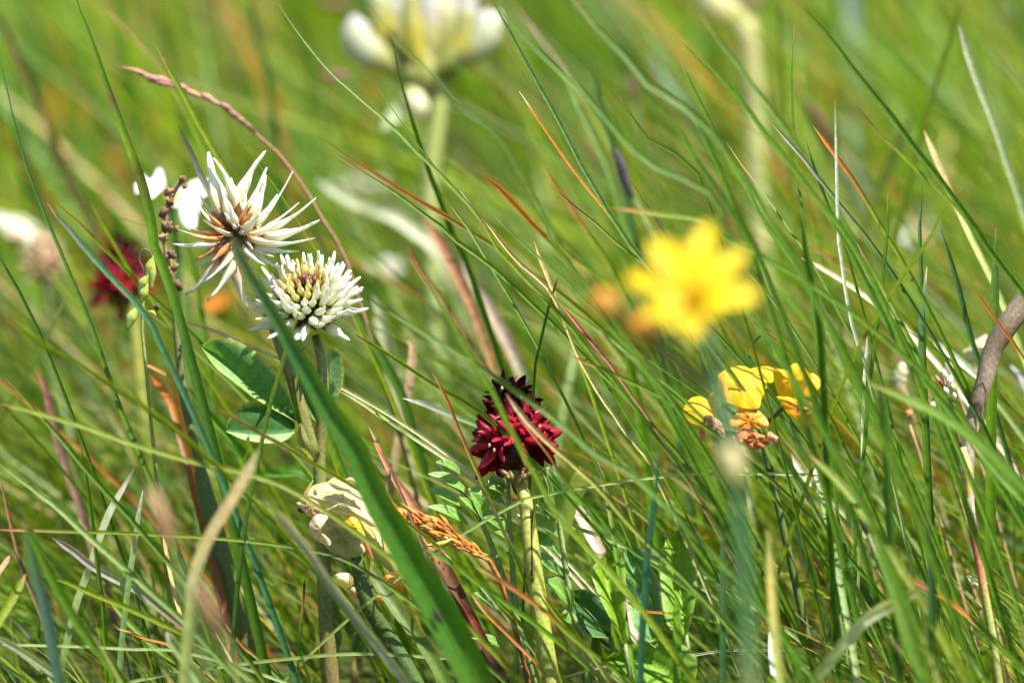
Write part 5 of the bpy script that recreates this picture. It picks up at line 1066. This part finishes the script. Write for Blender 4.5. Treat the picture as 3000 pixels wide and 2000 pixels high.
blade([('M2', [(440, 160), (500, 300), (600, 460), (700, 620), (800, 800), (880, 950), (960, 1060), (1040, 1220), (1100, 1350), (1190, 1510)]), ('B2', [(1170, 50), (1280, 220), (1400, 450), (1550, 620), (1750, 820), (1900, 1000)])], 40, -.045, 'y', 'green blade running straight down across the orchid head', taper=.2, n=44, cols=[(0, (.25, .10, .04)), (.1, (.14, .14, .02)), (.3, G1), (1, GY)])
blade([('M2', [(1080, 1125), (1150, 1220), (1220, 1310), (1330, 1420), (1440, 1520)]), ('B2', [(1530, 140), (1700, 300), (1850, 480), (2000, 640), (2200, 830)])], 34, -.03, 't', 'tan tipped blade lying across the orchid head', taper=.04, n=34, tilt=0, cols=[(0, (.62, .40, .24)), (.2, (.55, .34, .16)), (.35, (.3, .28, .06)), (1, G1)])
blade([('M2', [(1150, 1270), (1220, 1350), (1290, 1440), (1345, 1510)]), ('B2', [(1370, 90), (1480, 260), (1600, 400), (1750, 570), (1900, 700), (2100, 830)])], 18, -.012, 'o', n=34, taper=.05, cols=[(0, PK), (.12, (.35, .16, .05)), (.3, (.12, .09, .02)), (.5, G1), (1, G1)])
blade([('M2', [(1265, 128), (1310, 260), (1360, 380), (1420, 540), (1460, 640)])], 28, .012, 's', taper=.06)
blade([('M2', [(1430, 530), (1530, 650), (1640, 790), (1760, 930), (1850, 1060), (1980, 1240), (2120, 1450)])], 22, -.01, 'r', 'thin dark red stalk left of the orange buds', taper=.1, n=30, cols=[(0, (.4, .06, .04)), (.4, (.26, .05, .03)), (1, (.16, .12, .03))])
blade([('M2', [(1000, -40), (1150, 110), (1290, 230), (1420, 340), (1560, 480), (1700, 620), (1850, 800), (2000, 970), (2150, 1080), (2260, 1180)])], 26, -.012, 'g', n=34)
blade([('M2', [(1330, 440), (1450, 540), (1600, 650), (1800, 790), (2000, 970), (2130, 1120), (2240, 1280)])], 30, -.018, 'p', taper=.3, n=34, cols=[(0, GY), (.4, (.16, .26, .07)), (1, G1)])
blade([('M2', [(1432, 330), (1380, 500), (1340, 650), (1310, 790), (1280, 900), (1260, 1150), (1255, 1300)])], 21, .006, 'd', taper=.2)
blade([('M2', [(1468, 858), (1600, 920), (1750, 980), (1900, 1050), (2050, 1120), (2240, 1240)])], 27, -.016, 'ot', n=30)
blade([('M2', [(1860, 780), (1890, 940), (1925, 1100), (1960, 1280), (1990, 1500)])], 66, .05, 'bg', 'bright sunlit yellow green leaf below the orange buds', roll=.1, cols=[(0, BG_), (1, (.12, .28, .01))])
blade([('M2', [(780, 240), (830, 350), (940, 520), (1040, 700), (1120, 850), (1190, 1020), (1240, 1200)])], 80, .09, 'pk', 'broad pinkish grey dead blade behind the orchid', roll=.1)
blade([('M2', [(540, -40), (600, 60), (680, 200), (780, 400), (870, 600), (950, 820), (1000, 980), (1060, 1200)])], 58, .07, 'rb', 'rust brown dead blade behind the grass above the orchid', taper=.15)
blade([('M2', [(430, 150), (500, 300), (600, 430)])], 46, .07, 'rb', 'short rust brown dead blade beside the longer one')
blade([('M2', [(60, 540), (130, 640), (200, 760), (280, 920), (360, 1060), (410, 1180), (460, 1350)])], 66, .045, 'd', 'broad dark green blade right of the domed clover head', roll=.2)
blade([('M2', [(1560, 760), (1530, 880), (1500, 1000), (1470, 1160)])], 60, .07, 'p', taper=.1, cols=[(0, (.3, .4, .2)), (1, (.2, .3, .1))])
blade([('M2', [(320, 40), (430, -20), (330, -60)])], 10, .2, 'p') if False else None
blade([('T2', [(60, 1180), (180, 1250), (300, 1320), (400, 1370), (520, 1400), (640, 1470), (760, 1560)]), ('M2', [(620, 160), (700, 330)])], 90, .16, 'w', 'wide bleached blade blurred behind the orange tipped grass', taper=.1, roll=.1, cols=[(0, (.4, .46, .3)), (.4, (.4, .44, .26)), (.6, (.7, .7, .52)), (.8, (.66, .62, .44)), (1, (.4, .4, .2))])
blade([('M2', [(200, 480), (250, 560), (270, 680), (300, 850), (340, 1000)])], 90, .09, 'w', 'bleached pale blade blurred right of the domed clover', taper=.3, cols=[(0, (.5, .54, .4)), (1, (.36, .4, .22))])
blade([('M2', [(420, 740), (460, 790), (465, 900), (440, 1100), (400, 1300)])], 60, .05, 't', taper=.3)
# bottom left
blade([('B1', [(-20, 120), (180, 270), (380, 420), (560, 590), (700, 710), (860, 850), (1000, 980), (1160, 1120), (1320, 1280)])], 42, -.03, 'p', 'pale green straight blade crossing the lower left grass', n=30, cols=[(0, (.2, .3, .08)), (.5, (.2, .3, .05)), (1, G1)])
blade([('B1', [(-30, 562), (200, 565), (460, 575), (700, 580), (1000, 595), (1300, 610), (1600, 635), (1800, 660), (2000, 690), (2240, 750)]), ('B2', [(200, 860), (350, 960)])], 24, -.012, 'y', 'level yellow green stalk running to the cream pea flower', taper=.05, n=40, tilt=0, cols=[(0, PK), (.1, (.3, .24, .06)), (.2, GY), (.6, (.16, .24, .02)), (.8, G2), (1, G1)])
blade([('B1', [(1695, 40), (1600, 230), (1500, 400), (1400, 560), (1310, 750), (1260, 950), (1240, 1200)])], 74, -.065, 't', 'broad tan blade leaning right close to the camera side', taper=.12, roll=.1, cols=[(0, (.4, .36, .16)), (.25, (.46, .34, .16)), (.7, (.36, .34, .14)), (1, (.2, .24, .06))])
blade([('B1', [(885, 150), (800, 300), (720, 440), (650, 620), (590, 800), (530, 960), (490, 1080), (450, 1250)])], 48, .006, 'w', 'whitish green blade leaning right in the lower left grass', taper=.25, tilt=0, cols=[(0, (.3, .16, .16)), (.06, (.3, .3, .28)), (.14, (.66, .62, .52)), (.4, (.5, .56, .34)), (.8, (.34, .42, .18)), (1, GP)])
blade([('B1', [(938, 300), (900, 500), (870, 720), (840, 930), (810, 1180), (790, 1400), (780, 1560)])], 40, .0, 'p', 'upright pale green blade with a silver tip', taper=.2, tilt=0, cols=[(0, (.8, .8, .78)), (.05, (.5, .45, .42)), (.1, (.42, .48, .3)), (.5, (.2, .3, .1)), (1, (.14, .26, .08))])
blade([('B1', [(525, -20), (560, 160), (590, 350), (620, 600), (650, 850), (680, 1100), (690, 1300), (700, 1500)])], 32, -.006, 'g', taper=.3, n=30)
blade([('B1', [(250, 850), (420, 900), (600, 980), (800, 1060), (1000, 1150), (1180, 1240), (1350, 1340)])], 38, -.02, 'y', n=30)
blade([('B1', [(140, 500), (250, 700), (330, 870), (420, 1030), (520, 1200), (640, 1360), (740, 1480), (800, 1560)])], 62, -.04, 'g', 'broad green blade sweeping down the lower left', roll=.2)
blade([('B1', [(150, 560), (200, 720), (260, 950), (310, 1150), (350, 1350), (390, 1560)])], 80, -.07, 'u', 'blurred dark blue green blade in the near left corner', roll=.1, cols=[(0, G2), (.5, (.03, .07, .05)), (1, (.035, .09, .05))])
blade([('B1', [(690, 985), (800, 1130), (950, 1280), (1080, 1390), (1180, 1490)])], 42, .002, 'bg', taper=.3)
blade([('B1', [(768, 1210), (880, 1250), (980, 1290), (1075, 1305), (1150, 1360)])], 22, -.004, 'o', taper=.1, cols=[(0, ST), (.3, OR), (1, OR)])
blade([('B1', [(-30, 1318), (300, 1325), (600, 1335), (900, 1350), (1100, 1350), (1300, 1390)])], 24, -.01, 'p', 'level pale stalk low in the left hand grass', taper=.05, tilt=0)
blade([('B2', [(720, 1412), (500, 1395), (300, 1380), (0, 1380)]), ('B1', [(2000, 1400), (1700, 1430), (1400, 1470), (1100, 1510), (840, 1568), (600, 1640)])], 26, -.008, 'p', 'pale jointed runner stalk lying low across the grass', taper=.05, tilt=0, n=36, cols=[(0, GP), (.5, (.22, .28, .07)), (1, GP)])
blade([('B1', [(340, 612), (480, 700), (600, 800), (740, 880), (900, 960), (1050, 1080), (1200, 1200)])], 48, .004, 'gr', 'purplish grey dead blade low in the left hand grass', taper=.1, cols=[(0, (.3, .26, .24)), (.3, (.34, .28, .34)), (.5, (.3, .36, .26)), (1, (.2, .14, .1))])
blade([('B1', [(1810, 430), (1930, 580), (2040, 720), (2140, 880), (2240, 1010)]), ('B2', [(100, 1150), (200, 1270), (380, 1500), (480, 1640)])], 52, -.05, 'gr', 'blurred grey blue blade in front of the low yellow vetch', taper=.05, n=30, cols=[(0, (.36, .32, .36)), (.2, (.26, .28, .32)), (.7, (.24, .28, .26)), (1, (.2, .24, .18))])
blade([('B1', [(0, 200), (30, 350), (80, 560), (140, 800), (220, 1000), (280, 1150), (340, 1350)])], 30, -.01, 'b', cols=[(0, (.2, .1, .04)), (.5, (.18, .1, .04)), (1, (.12, .1, .03))])
blade([('B1', [(70, 720), (30, 790), (-30, 880)])], 36, .006, 't', cols=[(0, (.4, .16, .14)), (1, (.2, .2, .08))])
blade([('B1', [(170, 850), (110, 960), (40, 1080), (-30, 1190)])], 60, -.03, 'y', taper=.3)
blade([('B1', [(2000, 880), (1995, 1000), (1985, 1110), (1970, 1250), (1960, 1400)])], 20, -.002, 'o', 'tiny blade with a black and orange tip below the cream pea flower', taper=.1, tilt=0, cols=[(0, (.03, .02, .02)), (.2, (.04, .02, .02)), (.28, OR), (.4, (.5, .2, .04)), (.6, G1), (1, G1)])
blade([('B1', [(1070, 600), (1095, 740), (1130, 920), (1170, 1080), (1210, 1250)])], 28, .004, 's', taper=.1)
blade([('B1', [(1090, 1230), (1160, 1330), (1240, 1440), (1320, 1560)])], 80, -.05, 'p', 'blurred pale blade at the foot of the lower left grass', taper=.1)
blade([('B1', [(1480, 1180), (1580, 1310), (1690, 1400), (1800, 1500)])], 26, .0, 'o', taper=.1)
blade([('B1', [(-30, 1260), (100, 1330), (220, 1410), (330, 1490)])], 46, -.03, 'p', taper=.1, cols=[(0, (.34, .38, .24)), (1, (.3, .34, .2))])
blade([('M1', [(230, 960), (290, 1080), (330, 1250), (380, 1450)]), ('B1', [(430, 150), (500, 350)])], 60, .05, 'b', 'brown blurred dead blade behind the lower left grass', cols=[(0, (.3, .1, .08)), (.5, (.14, .07, .05)), (1, (.2, .12, .08))])
# the broad blade in front
bb = [('M1', 1530, 110), ('M1', 1590, 250), ('M1', 1690, 420), ('M1', 1800, 600), ('M1', 1920, 820), ('M1', 2060, 1060), ('M1', 2190, 1290), ('B2', 75, 0), ('B2', 205, 300), ('B2', 370, 600), ('B2', 500, 830), ('B2', 630, 1060), ('B2', 760, 1300), ('B2', 900, 1568)]
P = [at(c, x, y, -.050 + .004 * i / 13) for i, (c, x, y) in enumerate(bb)]
vis = plen(P); P = to_ground(P)
g = ribbon(P, px('B2', 215), [(0, (.12, .17, .08)), (.25, (.05, .15, .03)), (.5, (.07, .19, .015)), (.75, (.06, .19, .012)), (1, (.08, .20, .015))], vis, -.45, .85, 40, .8, .16)
bo = solo('broad_grass_plant', g, M_BLADE, P[-1], 'broad bright green blade slanting in front of the clover stems', 'grass'); ORG[bo.name] = P[-1]
for (c, pts, r) in (('B2', [(605, 1085), (630, 1130), (660, 1175)], 22), ('B2', [(45, 95), (55, 120), (68, 150)], 12)):
    part('dark_fleck', tube([at(c, x, y, -.0475) for x, y in pts], [px(c, r * .4), px(c, r), px(c, r * .4)], [(.02, .005, .006)], 8, 8, .25), M_SEED, bo)
blade([('V', [(1000, 1050), (1080, 1250), (1200, 1420), (1300, 1568)]), ('B2', [(560, 1350), (680, 1560)])], 140, -.012, 'g', 'green sheath blade beside the hairy stalk of the cream pea flower', roll=.2, taper=.02, cols=[(0, (.16, .2, .05)), (1, (.10, .19, .02))])
# bottom middle
blade([('B2', [(215, -10), (300, 150), (380, 280), (470, 400), (560, 590), (620, 700), (700, 850)])], 84, .002, 'br', 'reddish brown pointed dead leaf beside the broad green blade', taper=.75, roll=.15, tilt=0)
blade([('M2', [(180, 1340), (230, 1440), (290, 1560)])], 20, .004, 'br', 'thin brown tip above the reddish dead leaf', taper=.2)
blade([('B2', [(765, 1000), (850, 1140), (920, 1260), (980, 1400), (1060, 1560)])], 66, -.006, 'k', 'dark purple red dead sheath left of the orchid foot', taper=.6, tilt=0, cols=[(0, (.2, .05, .03)), (.2, (.09, .02, .02)), (.3, (.30, .06, .03)), (.45, (.12, .02, .02)), (1, (.08, .045, .05))])
blade([('B2', [(848, 972), (950, 1110), (1070, 1230), (1190, 1350), (1290, 1450), (1330, 1560)])], 22, -.006, 'o', 'thin orange blade curling at the foot of the orchid', taper=.08, tilt=0, cols=[(0, ST), (.3, OR), (.8, (.52, .24, .08)), (1, (.5, .3, .12))])
blade([('B2', [(870, 800), (1050, 900), (1200, 1000), (1350, 1110), (1450, 1210), (1600, 1340), (1750, 1450), (1900, 1560)])], 34, -.02, 'o', 'rust and green blade crossing the orchid stem low down', taper=.1, n=32, roll=.2, cols=[(0, (.4, .28, .08)), (.2, (.34, .12, .04)), (.4, (.36, .13, .03)), (.55, GY), (1, G1)])
blade([('B2', [(500, 670), (700, 770), (900, 920), (1050, 1030), (1200, 1130)])], 36, -.012, 'g', taper=.2)
blade([('B2', [(925, 262), (1000, 430), (1080, 600), (1150, 720), (1215, 835), (1300, 980)])], 25, -.004, 's', taper=.1, cols=[(0, (.4, .3, .1)), (.5, (.3, .32, .1)), (1, GY)])
blade([('B2', [(2082, 60), (2065, 280), (2040, 480), (2010, 700), (1990, 1000), (1970, 1300), (1960, 1568)])], 46, -.03, 'u', 'upright teal blade standing before the toothed leaves', roll=.1, taper=.35, tilt=0, cols=[(0, (.2, .2, .14)), (.06, (.035, .11, .05)), (1, (.03, .11, .055))])
blade([('B2', [(1825, 648), (1950, 690), (2100, 740), (2215, 792), (2330, 850)])], 28, .004, 'w', 'white stalk lying behind the teal blade', taper=.02, tilt=0)
blade([('B2', [(1110, 375), (1250, 430), (1450, 520), (1600, 570), (1780, 640)])], 26, .008, 'p', taper=.05)
blade([('B3', [(940, 216), (850, 205), (600, 195), (300, 195), (40, 200)]), ('B2', [(2100, 216), (1900, 235), (1700, 270), (1500, 300), (1330, 335), (1230, 352), (1130, 400)])], 21, -.004, 'p', 'thin pale stalk lying level right of the orchid', taper=.02, tilt=0, n=36, cols=[(0, GP), (.4, (.4, .46, .2)), (1, (.3, .38, .1))])
blade([('B2', [(1640, -20), (1700, 150), (1730, 300), (1760, 450), (1790, 640)])], 28, -.004, 'b', cols=[(0, (.1, .07, .03)), (.4, (.14, .14, .04)), (1, G1)])
blade([('B2', [(1910, 1098), (2050, 1105), (2200, 1116), (2300, 1130)])], 20, -.004, 'o', taper=.1)
blade([('B2', [(640, 678), (760, 780), (880, 900), (980, 1010)])], 20, -.004, 'w', taper=.1)
blade([('B3', [(850, 1356), (600, 1352), (400, 1350), (220, 1360), (30, 1390)]), ('B2', [(2060, 1405), (1900, 1420), (1740, 1452), (1600, 1490), (1450, 1530)])], 17, .0, 'w', 'silvery dead stalk lying level over the toothed leaf', taper=.02, tilt=0, n=30, cols=[(0, (.6, .6, .62)), (1, (.55, .55, .55))])
blade([('B2', [(1520, 380), (1580, 480), (1650, 620), (1720, 760)])], 80, .03, 'pk', 'pinkish dead blade behind the notched leaf', taper=.1, cols=[(0, (.55, .4, .32)), (1, (.5, .36, .3))])
blade([('B2', [(1560, 150), (1560, 260), (1500, 380), (1460, 500)])], 120, .03, 'p', 'wide pale green blade end behind the orchid stem', taper=.2)
blade([('B2', [(1300, 150), (1340, 300), (1420, 460), (1500, 560), (1620, 700), (1800, 900)])], 44, -.008, 'bg', taper=.2)
blade([('B2', [(1320, 980), (1420, 1120), (1560, 1280), (1680, 1430), (1760, 1560)])], 36, -.012, 'y', taper=.2)
blade([('B2', [(2190, 1000), (2200, 1250), (2195, 1568)])], 60, -.02, 'bg', taper=.2)
# bottom right, close to the camera
blade([('B3', [(1250, 600), (1350, 850), (1420, 1050), (1480, 1250), (1560, 1500), (1600, 1640)])], 110, -.06, 'g', 'wide blurred green blade in the near right grass', roll=.1, taper=.4)
blade([('B3', [(1560, 955), (1440, 1020), (1360, 1060), (1280, 1100), (1150, 1200), (1000, 1380), (850, 1568), (760, 1680)])], 80, -.045, 'p', 'pale thick broken stalk leaning right in the near grass', roll=.2, taper=.05, cols=[(0, (.42, .40, .16)), (.15, (.3, .4, .16)), (.2, (.2, .3, .1)), (.25, (.66, .68, .44)), (.45, (.6, .64, .4)), (.6, (.26, .36, .16)), (1, (.18, .26, .1))])
blade([('B3', [(568, 1230), (590, 1400), (620, 1600)])], 60, -.025, 'w', 'short white bleached blade at the foot of the near grass', taper=.5, cols=[(0, (.7, .7, .66)), (1, (.5, .54, .5))])
blade([('B3', [(560, 560), (580, 900), (600, 1200), (640, 1560)])], 60, -.07, 't', taper=.3, cols=[(0, (.2, .24, .06)), (.4, (.28, .24, .06)), (1, (.22, .26, .05))])
blade([('B3', [(1380, 820), (1550, 920), (1700, 1000), (1810, 1080), (1950, 1200)])], 40, -.02, 'r', 'orange red blade with a purple joint in the near right grass', taper=.2, cols=[(0, (.3, .2, .06)), (.3, (.4, .08, .06)), (.5, (.46, .14, .03)), (.8, (.42, .2, .04)), (1, G1)])
blade([('B3', [(700, 40), (740, 120), (790, 210), (850, 260)])], 46, .012, 'w', 'white glossy blade piece under the withered trefoil', taper=.3)
blade([('B3', [(820, 60), (960, 190), (1080, 320), (1180, 460), (1280, 600)])], 70, -.045, 'y', taper=.3)
blade([('B3', [(850, 130), (870, 190), (890, 250)])], 40, .01, 'w', taper=.3)
blade([('B3', [(1600, 500), (1630, 800), (1640, 1100), (1620, 1400), (1600, 1600)])], 60, -.05, 'u', taper=.3)
blade([('B3', [(250, 480), (262, 700), (262, 1000), (262, 1300), (262, 1600)])], 44, -.03, 'u', taper=.3)
blade([('B3', [(1900, 0), (2000, 120), (2120, 260), (2240, 380), (2400, 560)])], 60, -.03, 'g', taper=.2)
blade([('B3', [(1860, 860), (1900, 890), (1960, 920)])], 40, .0, 'w', taper=.3)
